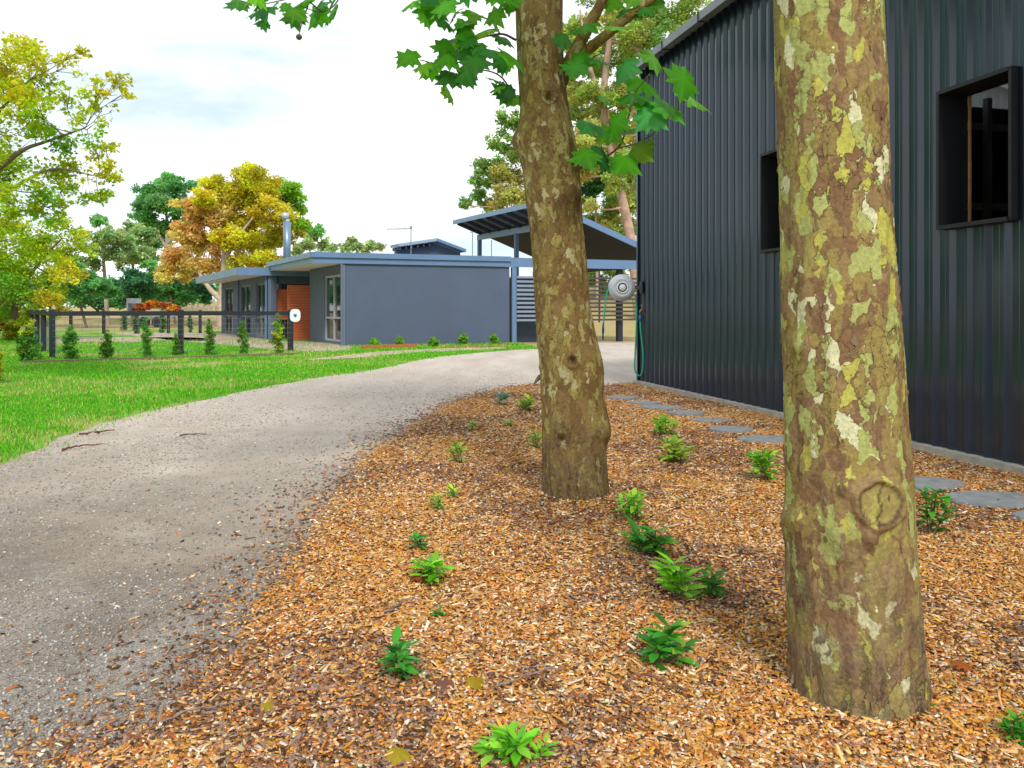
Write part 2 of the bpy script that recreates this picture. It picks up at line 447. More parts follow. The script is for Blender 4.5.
# mulch bed: a slightly mounded, uneven sheet
mulch_poly = list(bed_edge) + [tuple(SP(0.0, -.05)), tuple(SP(15.5, -.05)), (5.9, -6)]
mp_arr = [tuple(p) for p in mulch_poly]
def mulch_z(x, y):
    mound = sum(.02 * math.exp(-max(0, math.hypot(x - a, y - b) - r) / .10) for a, b, r in ((1.13, 2.645, .24), (.44, 5.45, .23)))
    return .02 + mound + .018 * (mnoise.noise(Vector((x*1.3, y*1.3, 0))) + .6 * mnoise.noise(Vector((x*4, y*4, 5))) + .8)
def mulch_grid():
    st = .12
    xs = np.arange(-2.2, 6.4, st); ys = np.arange(-2.0, 14.6, st)
    P = np.array([(x, y) for y in ys for x in xs]); ins = inpoly(P, mp_arr)
    d = dist_line(P, [tuple(p) for p in bed_edge])
    z = np.array([mulch_z(x, y) for x, y in P])
    k = np.clip(d / .25, 0, 1) * ins
    z = np.where(ins, .012 + (z - .012) * k, -.04)
    nx = len(xs)
    V = np.column_stack([P, z]); Fc = []
    for j in range(len(ys)-1):
        for i in range(nx-1):
            q = (j*nx+i, j*nx+i+1, (j+1)*nx+i+1, (j+1)*nx+i)
            if ins[list(q)].any(): Fc.append(q)
    return tag(mesh_np('mulch_bed', V, np.array(Fc), M['mulch'], smooth=True), kind='structure')
mulch_grid()

# wood chips lying on the bed (nobody could count them)
def chips():
    N = 370000
    y = 1.6 + (14.2 - 1.6) * rng.random(N) ** 1.9
    xl = np.maximum(-.68 * y - .5, -2.6); xr = np.minimum(.68 * y + .5, 5.6)
    x = xl + (xr - xl) * rng.random(N)
    P = np.column_stack([x, y]); ins = inpoly(P, mp_arr); d = dist_line(P, [tuple(p) for p in bed_edge])
    spread = np.where(y < 6, .17, .13)
    keep = (ins & ((d > .3) | (rng.random(N) < .55 + d))) | (~ins & (rng.random(N) < .5 * np.exp(-d / spread)) & (x < 2.0))
    shed = (P - SH_C) @ SH_N
    keep &= shed < -.06
    P = P[keep]; d = d[keep]; ins = ins[keep]; n = len(P)
    z = np.array([mulch_z(a, b) for a, b in P]); z = np.where(ins, .012 + (z - .012) * np.clip(d/.25, 0, 1), .010)
    far = np.clip((P[:, 1] - 2) / 9, 0, 1)
    L = rng.gamma(2.2, .0050, n) + .006 + far * .012; long = rng.random(n) < .06; L[long] *= 2.6
    Wd = (.0045 + .008 * rng.random(n)) * (1 + far * .9); Th = .0015 + .003 * rng.random(n)
    pal = np.array([(.58, .275, .08), (.53, .19, .035), (.68, .42, .19), (.78, .62, .44), (.29, .10, .028), (.09, .045, .022), (.29, .19, .145), (.66, .32, .045)])
    w = np.array([.23, .15, .20, .12, .09, .05, .08, .08])
    # patches: fresh orange chips versus older greyed chips
    pn = np.array([mnoise.noise(Vector((a*.9, b*.9, 2))) + .5*mnoise.noise(Vector((a*2.6, b*2.6, 8))) for a, b in P])
    idx = rng.choice(len(pal), n, p=w)
    old = (pn < -.12) & (rng.random(n) < .5); idx[old] = rng.choice([6, 5, 4, 6], old.sum())
    new = (pn > .25) & (rng.random(n) < .5); idx[new] = rng.choice([1, 7, 0, 2], new.sum())
    out = ~ins & (rng.random(n) < .5); idx[out] = rng.choice([6, 5, 4], out.sum())
    col = jitter_col(pal[idx], n, .18, .06)
    tilt = rng.normal(size=(n, 3)) * .32; nrm = np.column_stack([tilt[:, 0], tilt[:, 1], np.ones(n)])
    a = rng.random(n) * 2 * math.pi; head = np.column_stack([np.cos(a), np.sin(a), np.zeros(n)])
    T = np.array([(-.5, -.5, 0), (.5, -.28, 0), (.42, .42, 0), (-.46, .5, 0), (-.5, -.4, 1), (.45, -.22, 1), (.36, .36, 1), (-.44, .42, 1)], float)
    TF = np.array([(4, 5, 6, 7), (0, 1, 5, 4), (1, 2, 6, 5), (2, 3, 7, 6), (3, 0, 4, 7)])
    pos = np.column_stack([P, z + .001 + rng.random(n) * .010 * np.where(ins, 1, .2)])
    v, f, c = bake(T, TF, pos, frames(nrm, head), np.column_stack([L, Wd, Th]), col)
    o = mesh_np('wood_chips', v, f, M['chip'], col=c)
    tag(o, 'loose orange and brown wood chips covering the garden bed', 'mulch', kind='stuff')
chips()

def pebbles():
    N = 120000
    y = 2.2 + 18 * rng.random(N) ** 1.9
    xl = -.68 * y - .4; xr = np.minimum(.3 * y, 1.5); x = xl + (xr - xl) * rng.random(N)
    P = np.column_stack([x, y]); dp = [tuple(p) for p in drive]
    ins = inpoly(P, dp) & ~inpoly(P, mp_arr)
    cl = np.array([mnoise.noise(Vector((a*1.1, b*1.1, 6))) for a, b in P])
    ins &= rng.random(N) < (.55 + cl * .9) * np.clip((19 - y) / 10, 0, 1)
    P = P[ins]; n = len(P)
    s = (.0028 + .0042 * rng.random(n) ** 2) * (1 + .10 * P[:, 1])
    T = np.array([(1, 0, 0), (-1, .1, 0), (.1, 1, 0), (0, -1, .1), (.1, 0, .7), (0, .1, -.5)], float)
    TF = np.array([(0, 2, 4), (2, 1, 4), (1, 3, 4), (3, 0, 4), (2, 0, 5), (1, 2, 5), (3, 1, 5), (0, 3, 5)])
    pal = np.array([(.30, .28, .26), (.44, .41, .38), (.22, .20, .185), (.56, .53, .50), (.34, .27, .21)])
    col = jitter_col(pal[rng.choice(5, n, p=[.3, .25, .2, .1, .15])], n, .15, .03)
    col = np.clip(col * (1 + np.clip((P[:, 1:2] - 6) / 6, 0, 1) * np.array([[.75, .62, .52]])), 0, .8)
    a = rng.random(n) * 6.283; head = np.column_stack([np.cos(a), np.sin(a), np.zeros(n)])
    pos = np.column_stack([P, np.full(n, .009)])
    v, f, c = bake(T, TF, pos, frames(np.column_stack([rng.normal(size=(n, 2))*.2, np.ones(n)]), head), np.column_stack([s*1.3, s, s*.9]), col)
    tag(mesh_np('gravel_stones', v, f, M['stone'], col=c), 'loose grey crushed stones on the driveway', 'gravel', kind='stuff')
pebbles()

DIRT = [[G(*q) for q in [(110, 333), (150, 338), (195, 343), (240, 347), (275, 350.5), (325, 352), (352, 349.5), (345, 345), (312, 342), (268, 340), (222, 333)]], [G(*q) for q in [(55, 344), (90, 342.5), (130, 343), (170, 341), (205, 341), (200, 338), (130, 337.5), (60, 338)]], [G(*q) for q in [(300, 361), (360, 358), (420, 353), (500, 349.5), (505, 347.5), (440, 349), (380, 352)]]]
DIRT = [rough_line(q + q[:1], .22, 6)[:-1] for q in DIRT]
def grass():
    N = 330000
    y = 5.8 + 31 * rng.random(N) ** 1.7
    x = (-.70 * y) + (.70 * y + 1.0) * rng.random(N)
    P = np.column_stack([x, y]); lp = [tuple(p) for p in drive_left][::-1] + [(-30, -6)] + lawn_far[1:]
    dl = [tuple(p) for p in drive_left]
    ins = inpoly(P, lp); d = dist_line(P, dl)
    ins |= (d < .22) & (rng.random(N) < .12)
    bare = np.array([mnoise.noise(Vector((a*.33, b*.33, 4))) + .5*mnoise.noise(Vector((a*1.3, b*1.3, 9))) for a, b in P])
    ins &= rng.random(N) < np.clip(1.05 - 2.2 * np.clip(bare - .08, 0, 1) , .12, 1)
    ins &= (d > .3) | (rng.random(N) < .2 + d * 2.5)
    for q in DIRT: ins &= ~(inpoly(P, q) & (rng.random(N) < .86))
    ins &= rng.random(N) < np.clip((40 - y) / 10, .15, 1)
    P = P[ins]; bare = bare[ins]; n = len(P)
    h = (.022 + .035 * rng.random(n)) * (1 + .25 * np.clip(bare, -1, 1)) * (1 + .012 * P[:, 1]); w = .0032 + .00075 * P[:, 1]
    T = np.array([(-.5, 0, 0), (.5, 0, 0), (.32, .16, .6), (-.32, .16, .6), (0, .45, 1)], float)
    TF = np.array([(0, 1, 2), (0, 2, 3), (3, 2, 4)])
    pal = np.array([(.10, .46, .010), (.18, .56, .020), (.07, .35, .010), (.34, .54, .05), (.58, .50, .18)])
    idx = rng.choice(5, n, p=[.36, .27, .19, .13, .05]); dry = (bare > .10) & (rng.random(n) < .45); idx[dry] = rng.choice([3, 4, 4], dry.sum())
    col = jitter_col(pal[idx], n, .2, .06)
    a = rng.random(n) * 6.283; head = np.column_stack([np.cos(a), np.sin(a), np.zeros(n)])
    nr = np.column_stack([rng.normal(size=(n, 2)) * .28, np.ones(n)])
    v, f, c = bake(T, TF, np.column_stack([P, np.full(n, .004)]), frames(nr, head), np.column_stack([w, h, h]), col)
    tag(mesh_np('lawn_grass', v, f, M['grassblade'], col=c), 'short bright green grass growing on the lawn beside the driveway', 'grass', kind='stuff')
grass()

# low dry hill beyond the paddock
HC = np.array((-42.0, 118.0))
def hill_z(x, y):
    return 3.0 * math.exp(-(((x - HC[0]) / 30) ** 2 + ((y - HC[1]) / 38) ** 2)) + 4.6 * math.exp(-(((x - 12) / 22) ** 2 + ((y - 92) / 22) ** 2)) - .35
def hill():
    xs = np.linspace(-120, 70, 72); ys = np.linspace(50, 210, 50)
    V = np.array([(x, y, hill_z(x, y)) for y in ys for x in xs]); n = len(xs)
    Fc = np.array([(j*n+i, j*n+i+1, (j+1)*n+i+1, (j+1)*n+i) for j in range(len(ys)-1) for i in range(n-1)])
    tag(mesh_np('hill', V, Fc, M['ground'], smooth=True), kind='structure')
hill()

# ------------------------------------------------------------------ plane trees
LOBE = [(0, 0), (0.08, -0.12), (0.1, -0.33), (0.27, -0.29), (0.36, -0.55), (0.4, -0.53), (0.53, -0.36), (0.68, -0.43), (0.66, -0.24), (0.82, -0.2), (0.86, -0.09), (1.05, 0), (0.86, 0.09), (0.82, 0.2), (0.66, 0.24), (0.68, 0.43), (0.53, 0.36), (0.4, 0.53), (0.36, 0.55), (0.27, 0.29), (0.1, 0.33), (0.08, 0.12)]
LOBE = [(.30 + (x - .30) * 1.0, y) for x, y in LOBE]
PL_T = np.array([(.36, 0, .05)] + [(x, y, -.35 * y * y - .16 * (x - .35) ** 2 + .05 * math.sin(9 * x + 14 * y)) for x, y in LOBE])
PL_T[:, 0] -= 0.0
PL_F = np.array([(0, i + 1, (i + 1) % len(LOBE) + 1) for i in range(len(LOBE))])
PGREEN = np.array([(.09, .38, .012), (.16, .50, .02), (.055, .25, .025), (.26, .56, .03), (.06, .30, .06)])

def plane_leaves(pos, size, nrm, head, colidx=None, warm=None):
    n = len(pos)
    idx = rng.choice(5, n, p=[.32, .24, .2, .1, .14]) if colidx is None else colidx
    col = jitter_col(PGREEN[idx], n, .16, .05)
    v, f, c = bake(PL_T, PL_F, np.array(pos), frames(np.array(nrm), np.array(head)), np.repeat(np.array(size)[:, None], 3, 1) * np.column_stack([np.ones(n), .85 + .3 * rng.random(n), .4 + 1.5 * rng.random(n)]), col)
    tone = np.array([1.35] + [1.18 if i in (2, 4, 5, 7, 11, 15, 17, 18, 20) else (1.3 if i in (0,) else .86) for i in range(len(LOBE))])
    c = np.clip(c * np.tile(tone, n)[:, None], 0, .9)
    return v, f, c

def make_trunk(name, rows, d, knots, mat, parent, top_z, seed, ring=128, flake_cols=((.225, .14, .07), (.26, .175, .08), (.21, .14, .08), (.28, .215, .075))):
    rows = sorted(rows, key=lambda r: -r[0])           # (y, left, right) bottom first
    zc = np.array([[H + (HY - y) / F * d, ((l + r) / 2 - 512) / F * d, (r - l) / 2 / F * d * .985] for y, l, r in rows])
    z0 = -.12
    zs = np.concatenate([np.arange(z0, zc[-1, 0], .0075 if d < 4 else .012), np.arange(zc[-1, 0], top_z, .05)])
    def ev(z, k):
        if z <= zc[0, 0]: return zc[0, k]
        if z >= zc[-1, 0]:
            q = (z - zc[-1, 0])
            s = (zc[-1, k] - zc[-3, k]) / (zc[-1, 0] - zc[-3, 0])
            return zc[-1, k] + s * q * .6 if k == 1 else max(.05, zc[-1, k] - .03 * q)
        return float(np.interp(z, zc[:, 0], zc[:, k]))
    base = wloc(parent); V = []; C = []
    a = np.arange(ring) * 2 * math.pi / ring
    for z in zs:
        cx = sum(ev(z + o, 1) for o in (-.05, -.025, 0, .025, .05)) / 5; r0 = sum(ev(z + o, 2) for o in (-.05, -.025, 0, .025, .05)) / 5
        for t in a:
            nx, ny = math.cos(t), math.sin(t)
            p = Vector((nx * 2.2, ny * 2.2, z * 1.1 + seed))
            r = r0 * (1 + .018 * mnoise.noise(p * 1.1)) + .006 * mnoise.noise(Vector((nx * 5, ny * 5, z * 3 + seed)))
            fl = mnoise.cell(Vector((nx * 3.4 + .3 * mnoise.noise(Vector((nx*4, z*6, seed))), ny * 3.4, z * 5.5 + .7 * mnoise.noise(Vector((nx*9, ny*9, z*4))))))
            r += .0035 * (fl - .5)
            foot = max(0, 1 - z / .35)
            r += foot * .016 * mnoise.noise(Vector((nx * 6, ny * 6, z * .8 + seed + 9)))
            sc = dk = 0.0
            if ny < .3:
                for (kx, ky, kr, kind) in knots:
                    yy_ = d + r * ny; px = 512 + F * (cx + r * nx) / yy_; py = HY - (z - H) * F / yy_
                    q = math.hypot(px - kx, (py - ky) * .92) / kr * (1 + .16 * mnoise.noise(Vector((px * .07, py * .07, seed))))
                    if q < 2.2:
                        s = d / F * kr
                        if kind == 'scar':
                            r += s * (.30 * math.exp(-((q - 1.12) / .22) ** 2) + .10 * math.exp(-(q / .8) ** 4))
                            if q < .95: sc = max(sc, .75)
                            dk = max(dk, .75 * math.exp(-((q - .97) / .07) ** 2))
                            if q < .85 and abs(px - kx - 2 * math.sin(py*.3)) < 1.2: dk = max(dk, .8)
                        elif kind == 'burl':
                            r += s * .55 * math.exp(-q * q)
                        elif kind == 'hole':
                            r += s * (.5 * math.exp(-((q - 1.2) / .4) ** 2) - .7 * math.exp(-(q / .7) ** 2))
                            dk = max(dk, .85 * math.exp(-(q / .6) ** 2))
            V.append((cx + r * nx, d + r * ny, z)); C.append((sc, dk, 0))
    n = len(zs)
    idx = np.arange(n * ring).reshape(n, ring)
    Fc = np.stack([idx[:-1], np.roll(idx, -1, 1)[:-1], np.roll(idx, -1, 1)[1:], idx[1:]], axis=2).reshape(-1, 4)
    o = mesh_np('trunk', np.array(V), Fc, mat, parent, col=np.array(C), smooth=True)
    # loose curling plates of bark standing a little off the trunk
    G3 = np.array(V).reshape(n, ring, 3); FB = MB(); r_ = random.Random(int(seed * 10))
    for _ in range(300 if d < 4 else 220):
        zi = r_.randrange(20, n - 80); th = r_.uniform(0, 2 * math.pi); z0_ = zs[zi]
        if z0_ > 4.2: continue
        wu = r_.uniform(.004, .013); wz = wu * r_.uniform(1.3, 3.2); kq = r_.uniform(.85, 1.1); c_ = [x * kq for x in r_.choice(flake_cols)]
        k = 12
        R0 = np.linalg.norm(G3[zi, 0, :2] - G3[zi, ring // 2, :2]) / 2
        off = r_.uniform(.0006, .0018); curl = r_.uniform(.001, .005); ca = r_.uniform(0, 6.28)
        def at(u, w, o):
            q = (th + u / R0) / (2 * math.pi) * ring; i0 = int(math.floor(q)); f_ = q - i0
            zz = min(n - 1, max(0, int(np.searchsorted(zs, z0_ + w))))
            p_ = G3[zz, i0 % ring] * (1 - f_) + G3[zz, (i0 + 1) % ring] * f_
            nn = np.array((math.cos(th + u / R0), math.sin(th + u / R0), 0)); return p_ + nn * o
        out = [(wu * math.cos(a_) * r_.uniform(.45, 1.15), wz * math.sin(a_) * r_.uniform(.5, 1.15)) for a_ in np.linspace(0, 6.28, k, endpoint=False)]
        top_ = [at(0, 0, off + .001)] + [at(u, w, off + .0006 + curl * max(0, math.cos(math.atan2(w, u) - ca))) for u, w in out]
        bot_ = [at(u * .96, w * .96, -.003) for u, w in out]
        FB.add(top_ + bot_, [(0, i + 1, (i + 1) % k + 1) for i in range(k)] + [(i + 1, k + 1 + i, k + 1 + (i + 1) % k, (i + 1) % k + 1) for i in range(k)], c_)
    tag(FB.build('bark_flakes', M['flake'], parent, col=True), kind='stuff')
    return np.array([ev(top_z, 1), d, top_z]), ev(top_z, 2)

def crown(parent, top, rt, seed, zmin, zmax, rad, nlimb, nleaf, mat):
    """limbs and leaves above the picture's top edge"""
    r_ = random.Random(seed); limbs = MB(); pos = []
    for k in range(nlimb):
        a = 2 * math.pi * (k + r_.random() * .6) / nlimb; L = rad * (.75 + .3 * r_.random()); up = zmin + (zmax - zmin) * (.15 + .8 * r_.random())
        e = top + np.array((math.cos(a) * L, math.sin(a) * L, 0)); e[2] = up
        st = top + np.array((0, 0, -.4 * r_.random()))
        mid = st + (e - st) * np.array((.4, .4, .6)); q = smooth_line([st, mid, e], 6)
        limbs.tube(q, np.linspace(rt * .5, .012, len(q)), 7)
        for b in range(6):
            s = q[int(len(q) * (.3 + .65 * b / 6))]; e2 = s + np.array((r_.uniform(-1, 1), r_.uniform(-1, 1), r_.uniform(-.3, .8))) * rad * .35
            if e2[2] < zmin: e2[2] = zmin + .2
            limbs.tube([s, (s + e2) / 2 + np.array((0, 0, .08)), e2], [.02, .014, .006], 5)
            for _ in range(nleaf // (nlimb * 6)):
                w = s + (e2 - s) * r_.random() ** .6 + np.array([r_.gauss(0, .22) for _ in range(3)]); 
                if w[2] > zmin - .1: pos.append(w)
    limbs.build('limb', mat, parent, smooth=True)
    pos = np.array(pos); n = len(pos)
    nrm = np.column_stack([rng.normal(size=(n, 2)) * .5, np.ones(n)]); a = rng.random(n) * 6.28
    v, f, c = plane_leaves(pos, .15 + .10 * rng.random(n), nrm, np.column_stack([np.cos(a), np.sin(a), -.4 * np.ones(n)]))
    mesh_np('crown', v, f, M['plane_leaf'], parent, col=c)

# nearest trunk
D1 = 2.645
t1 = thing('plane_tree', ((855 - 512) / F * D1, D1, 0), 'nearest plane tree with blotchy olive bark and a round branch scar low down', 'tree')
R1 = [(-20, 774.5, 883), (0, 775, 884), (60, 776.5, 887), (110, 778, 889.5), (150, 779, 890.5), (200, 780.5, 893), (250, 781.5, 896.5), (300, 782.5, 900), (350, 783.5, 903), (400, 784.5, 906),
         (450, 786, 910), (480, 786.5, 913.5), (500, 787, 915), (520, 787, 914.5), (550, 787.5, 915.5), (600, 788.5, 919), (650, 789.5, 923), (690, 789.5, 927), (715, 788, 931), (735, 785, 936), (760, 783, 940)]
rows1 = [(y, l + .5, r - 4.5 + 2.5 * max(0, min(1, (y - 520) / 200))) for y, l, r in R1]
tp, rt = make_trunk('trunk', rows1, D1, [(879, 503, 19, 'scar'), (868, 536, 10, 'burl'), (846, 486, 9, 'burl'), (800, 345, 10, 'burl'), (793, 520, 12, 'burl')], M['bark_near'], t1, 5.0, 3.3, 160)
crown(t1, tp, rt, 5, 5.4, 9.2, 3.0, 7, 1000, M['gum_bark'])

# second trunk
D2 = 5.45
t2 = thing('plane_tree', ((576 - 512) / F * D2, D2, 0), 'farther plane tree with brown bark, a forked side branch and hanging green leaves', 'tree')
rows2 = [(-20, 514, 562), (0, 514.5, 563), (40, 516, 563.5), (75, 518, 565), (100, 519.5, 568), (120, 519, 571.5), (140, 515.5, 575.5), (152, 517, 578), (165, 520.5, 580), (200, 525, 581.5), (224, 528.5, 583.5), (250, 531, 586),
         (280, 533, 588.5), (310, 534.5, 591.5), (335, 535.5, 596), (350, 537, 600.5), (365, 539, 604.5), (380, 540, 605), (400, 541, 605), (415, 541.5, 608.5), (435, 541.5, 609.5), (445, 541, 606.5), (470, 542, 607.5), (490, 542, 609), (503, 541, 611), (520, 540, 613)]
tp2, rt2 = make_trunk('trunk', rows2, D2, [(519, 140, 9, 'burl'), (573, 361, 5, 'hole'), (546, 276, 9, 'burl'), (563, 427, 9, 'burl'), (561, 439, 4, 'hole'), (549, 97, 5, 'hole'), (601, 432, 9, 'burl')], M['bark_far'], t2, 5.4, 8.1, 112)
crown(t2, tp2, rt2, 9, 4.9, 9.5, 3.4, 8, 1300, M['bark_far'])
# forked side branch, spur and twigs in view
def pl(pts, d0, d1=None):
    d1 = d0 if d1 is None else d1
    return smooth_line([W(x, y, d0 + (d1 - d0) * i / (len(pts) - 1)) for i, (x, y) in enumerate(pts)], 6)
br = MB()
q = pl([(552, 112), (562, 78), (577, 48), (592, 20), (606, -8), (622, -60)], 5.52, 5.2); br.tube(q, np.linspace(.058, .026, len(q)), 10); br.build('branch', M['bark_far'], t2, smooth=True); br = MB()
q = pl([(568, 66), (590, 48), (617, 26), (650, 0), (690, -30)], 5.5, 5.0); br.tube(q, np.linspace(.042, .024, len(q)), 9)
br.build('branch', M['bark_far'], t2, smooth=True)
sp = MB(); q = pl([(541, 376), (537, 380), (534, 384)], 5.5); sp.tube(q, np.linspace(.02, .006, len(q)), 6); sp.build('dead_spur', M['twig'], t2)
for pts, a, b, r in [([(516, 40), (500, 34), (470, 42), (440, 62), (420, 60)], 5.5, 5.3, .009), ([(500, 34), (490, 20), (455, 12), (425, 8)], 5.45, 5.2, .007), ([(516, 100), (500, 76), (475, 70), (446, 78)], 5.5, 5.35, .007),
                     ([(517, -10), (514, 10), (508, -12)], 5.4, 5.4, .02), ([(580, 168), (600, 160), (620, 145), (628, 118), (636, 92), (650, 74)], 5.55, 5.1, .009), ([(618, 148), (640, 142), (660, 128), (676, 108)], 5.35, 5.1, .006),
                     ([(606, 157), (598, 140), (590, 130)], 5.45, 5.3, .005), ([(577, 78), (590, 60), (604, 52)], 5.5, 5.3, .007), ([(640, 6), (648, 10), (634, 14)], 5.2, 5.2, .006),
                     ([(345, -30), (338, 0), (322, 12), (300, 6)], 5.0, 4.8, .006), ([(322, 12), (300, -2), (262, 4), (246, -2)], 4.9, 4.8, .005), ([(308, 6), (303, 20), (299, 35)], 4.8, 4.8, .0045)]:
    q = pl(pts, a, b); tw = MB(); tw.tube(q, np.linspace(r, r * .4, len(q)), 6); tw.build('twig', M['twig'], t2, smooth=True)
LV = [(433, 10, 46), (412, 12, 30), (450, 22, 36), (478, 4, 40), (498, 14, 36), (412, 62, 34), (424, 72, 28), (440, 66, 36), (466, 42, 44), (452, 50, 34), (474, 80, 40), (447, 86, 32), (462, 92, 26), (498, 44, 34), (489, 60, 32), (503, 80, 40), (511, 104, 34), (492, 94, 26), (507, 66, 30), (470, 62, 30), (480, 18, 30), (435, 28, 28), (506, 4, 30), (462, 6, 30),
      (587, 50, 42), (576, 62, 36), (604, 52, 34), (573, 80, 32), (596, 64, 34), (634, 4, 34), (652, 8, 30), (626, 20, 28), (644, 18, 22), (612, 2, 26), (571, 36, 24),
      (646, 72, 42), (626, 82, 36), (676, 92, 50), (691, 108, 44), (641, 100, 44), (630, 116, 42), (668, 122, 46), (671, 138, 44), (591, 132, 38), (608, 146, 36), (624, 170, 44), (640, 154, 42), (590, 163, 36), (676, 70, 16), (601, 101, 20), (650, 124, 40), (622, 130, 38), (634, 146, 36), (600, 160, 34), (655, 106, 36), (610, 118, 0),
      (246, 4, 32), (262, 14, 38), (276, 6, 24), (300, 10, 40), (313, 24, 36), (326, 20, 30), (336, 4, 30), (288, -4, 30), (318, 0, 40), (255, -6, 34), (284, 12, 16)]
pos, size, nrm, head = [], [], [], []
for (x, y, s) in LV:
    if s == 0: continue
    left = x < 345
    d = (4.85 if left else (5.2 if x < 545 else 5.15)) + random.uniform(-.22, .22)
    for rep in range(1 if x > 545 else 2):
        sx = s / F * d * (1.0 if rep == 0 else .8)
        p = W(x + random.gauss(0, 3 + 7 * rep), y - .15 * s + random.gauss(0, 3 + 7 * rep), d + random.gauss(0, .1))
        hd = np.array((random.gauss(.35 if x > 545 else -.25, .75), random.gauss(-.2, .3), random.gauss(-.75, .3)))
        hd /= np.linalg.norm(hd)
        nm = np.array((random.gauss(0, .45), -random.uniform(.15, 1.1), random.uniform(.25, 1.0)))
        pos.append(p - hd * sx * .45); size.append(sx * .95); nrm.append(nm); head.append(hd)
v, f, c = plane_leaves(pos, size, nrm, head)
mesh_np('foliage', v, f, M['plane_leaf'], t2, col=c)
sb = MB()
for lat in range(1):
    cpt = W(299, 37, 4.8); k = [(cpt + np.array((0, 0, .018 * math.cos(u)))) for u in np.linspace(0, math.pi, 8)]
    sb.tube(k, [.018 * math.sin(u) + .0005 for u in np.linspace(0, math.pi, 8)], 10)
sb.build('seed_ball', M['twig'], t2, smooth=True)

# ------------------------------------------------------------------ shed
shed = thing('shed', (SH_C[0], SH_C[1], 0), 'tall charcoal ribbed steel shed with square black framed openings on the right', 'shed')
ZB, ZT, SLEN, SWID = .10, 5.36, 15.5, 9.0
P3 = lambda t, n, z: np.array((*SP(t, n), z))
PER = .19
prof = [(0, 0), (.050, 0), (.055, .005), (.063, .005), (.068, 0), (.120, 0), (.122, .002), (.130, .032), (.134, .037), (.144, .037), (.150, .034), (.183, .003), (.189, 0)]     # pan and rib of one period, offset outwards
WINS = [(PER * 20.31, PER * 24.3), (PER * 36.0, PER * 40.0)]
WINS = [(4.01, 4.78), (6.90, 7.66)]; WZ0, WZ1 = 2.03, 3.17
def ribwall(t0, t1, mk, wins, z0, ztop):
    ts = [t0]
    k = 0
    pts = []
    t = t0
    while t < t1:
        for a, o in prof:
            if t + a <= t1: pts.append((t + a, o))
        t += PER
    pts.append((t1, 0))
    for a, b in wins:
        for e in (a, b):
            for i in range(len(pts)-1):
                if pts[i][0] < e < pts[i+1][0]:
                    u = (e - pts[i][0]) / (pts[i+1][0] - pts[i][0]); pts.insert(i+1, (e, pts[i][1] + u * (pts[i+1][1] - pts[i][1]))); break
    m = MB()
    for (a, oa), (b, ob) in zip(pts[:-1], pts[1:]):
        mid = (a + b) / 2
        w = any(x0 < mid < x1 for x0, x1 in wins)
        for (za, zb) in ([(z0, WZ0), (WZ1, None)] if w else [(z0, None)]):
            m.add([mk(a, oa, za), mk(b, ob, za), mk(b, ob, zb if zb else ztop(b)), mk(a, oa, zb if zb else ztop(a))], [(0, 1, 2, 3)])
    return m
ribwall(0, SLEN, lambda t, o, z: P3(t, -o, z), WINS, ZB, lambda t: ZT).build('wall', M['shed_steel'], shed)
pitch = math.tan(math.radians(10)); RIDGE = ZT + SWID / 2 * pitch
gab = lambda s: ZT + (SWID / 2 - abs(s - SWID / 2)) * pitch - .03
ribwall(0, SWID, lambda s, o, z: P3(-o, s, z), [], ZB, lambda s: 5.18).build('wall', M['shed_steel'], shed)
ribwall(0, SWID, lambda s, o, z: P3(SLEN + o, s, z), [], ZB, gab).build('wall', M['shed_steel'], shed)
ribwall(0, SLEN, lambda t, o, z: P3(t, SWID + o, z), [], ZB, lambda t: ZT).build('wall', M['shed_steel'], shed)
m = ribwall(0, SWID, lambda s, o, z: P3(-o, s, z), [], 5.18, gab); m.build('clear_panel', M['clearsheet'], shed)
r = MB()
for (n0, z0, n1, z1) in ((-.24, ZT - .20*pitch + .03, SWID/2, RIDGE + .03), (SWID/2, RIDGE + .03, SWID + .12, ZT - .12*pitch + .03)):
    a, b, c_, d_ = P3(-.28, n0, z0), P3(SLEN + .1, n0, z0), P3(SLEN + .1, n1, z1), P3(-.28, n1, z1)
    e = np.array((0, 0, .04)); r.add([a, b, c_, d_, a+e, b+e, c_+e, d_+e], [(0,3,2,1),(4,5,6,7),(0,1,5,4),(1,2,6,5),(2,3,7,6),(3,0,4,7)])
r.build('roof', M['roof'], shed)
g = MB()       # quad gutter: a channel with lip and back
gp = [(a - .12, b) for a, b in [(-.045, 0), (-.045, -.10), (-.165, -.10), (-.172, .012), (-.160, .016), (-.155, -.088), (-.055, -.09), (-.055, 0)]]
GZ = ZT - .005
va = [P3(-.32, n, GZ + z) for n, z in gp]; vb = [P3(SLEN + .1, n, GZ + z) for n, z in gp]
k = len(gp); g.add(va + vb, [(i, (i+1) % k, k + (i+1) % k, k + i) for i in range(k)] + [tuple(range(k))[::-1], tuple(range(k, 2*k))])
gut = g.build('gutter', M['gutter'], shed)
for i in range(12):
    t = .35 + i * 1.2
    b = MB(); b.box(P3(t, -.298, GZ - .108), np.array((*(SH_W * .022), 0)), np.array((*(SH_N * .14), 0)), (0, 0, .006))
    b.box(P3(t, -.300, GZ - .108), np.array((*(SH_W * .022), 0)), np.array((*(SH_N * .006), 0)), (0, 0, .125)); b.build('bracket', M['frame_dark'], gut)
s = MB(); s.box(P3(-.06, -.10, -.1), np.array((*(SH_W * (SLEN + .12)), 0)), np.array((*(SH_N * (SWID + .2)), 0)), (0, 0, .2 - .004)); s.build('concrete_footing', M['concrete'], shed)
cf = MB(); cf.box(P3(.0, -.043, ZB), np.array((*(SH_W * -.05), 0)), np.array((*(SH_N * .09), 0)), (0, 0, ZT - ZB - .12)); cf.build('corner_flashing', M['shed_steel'], shed)
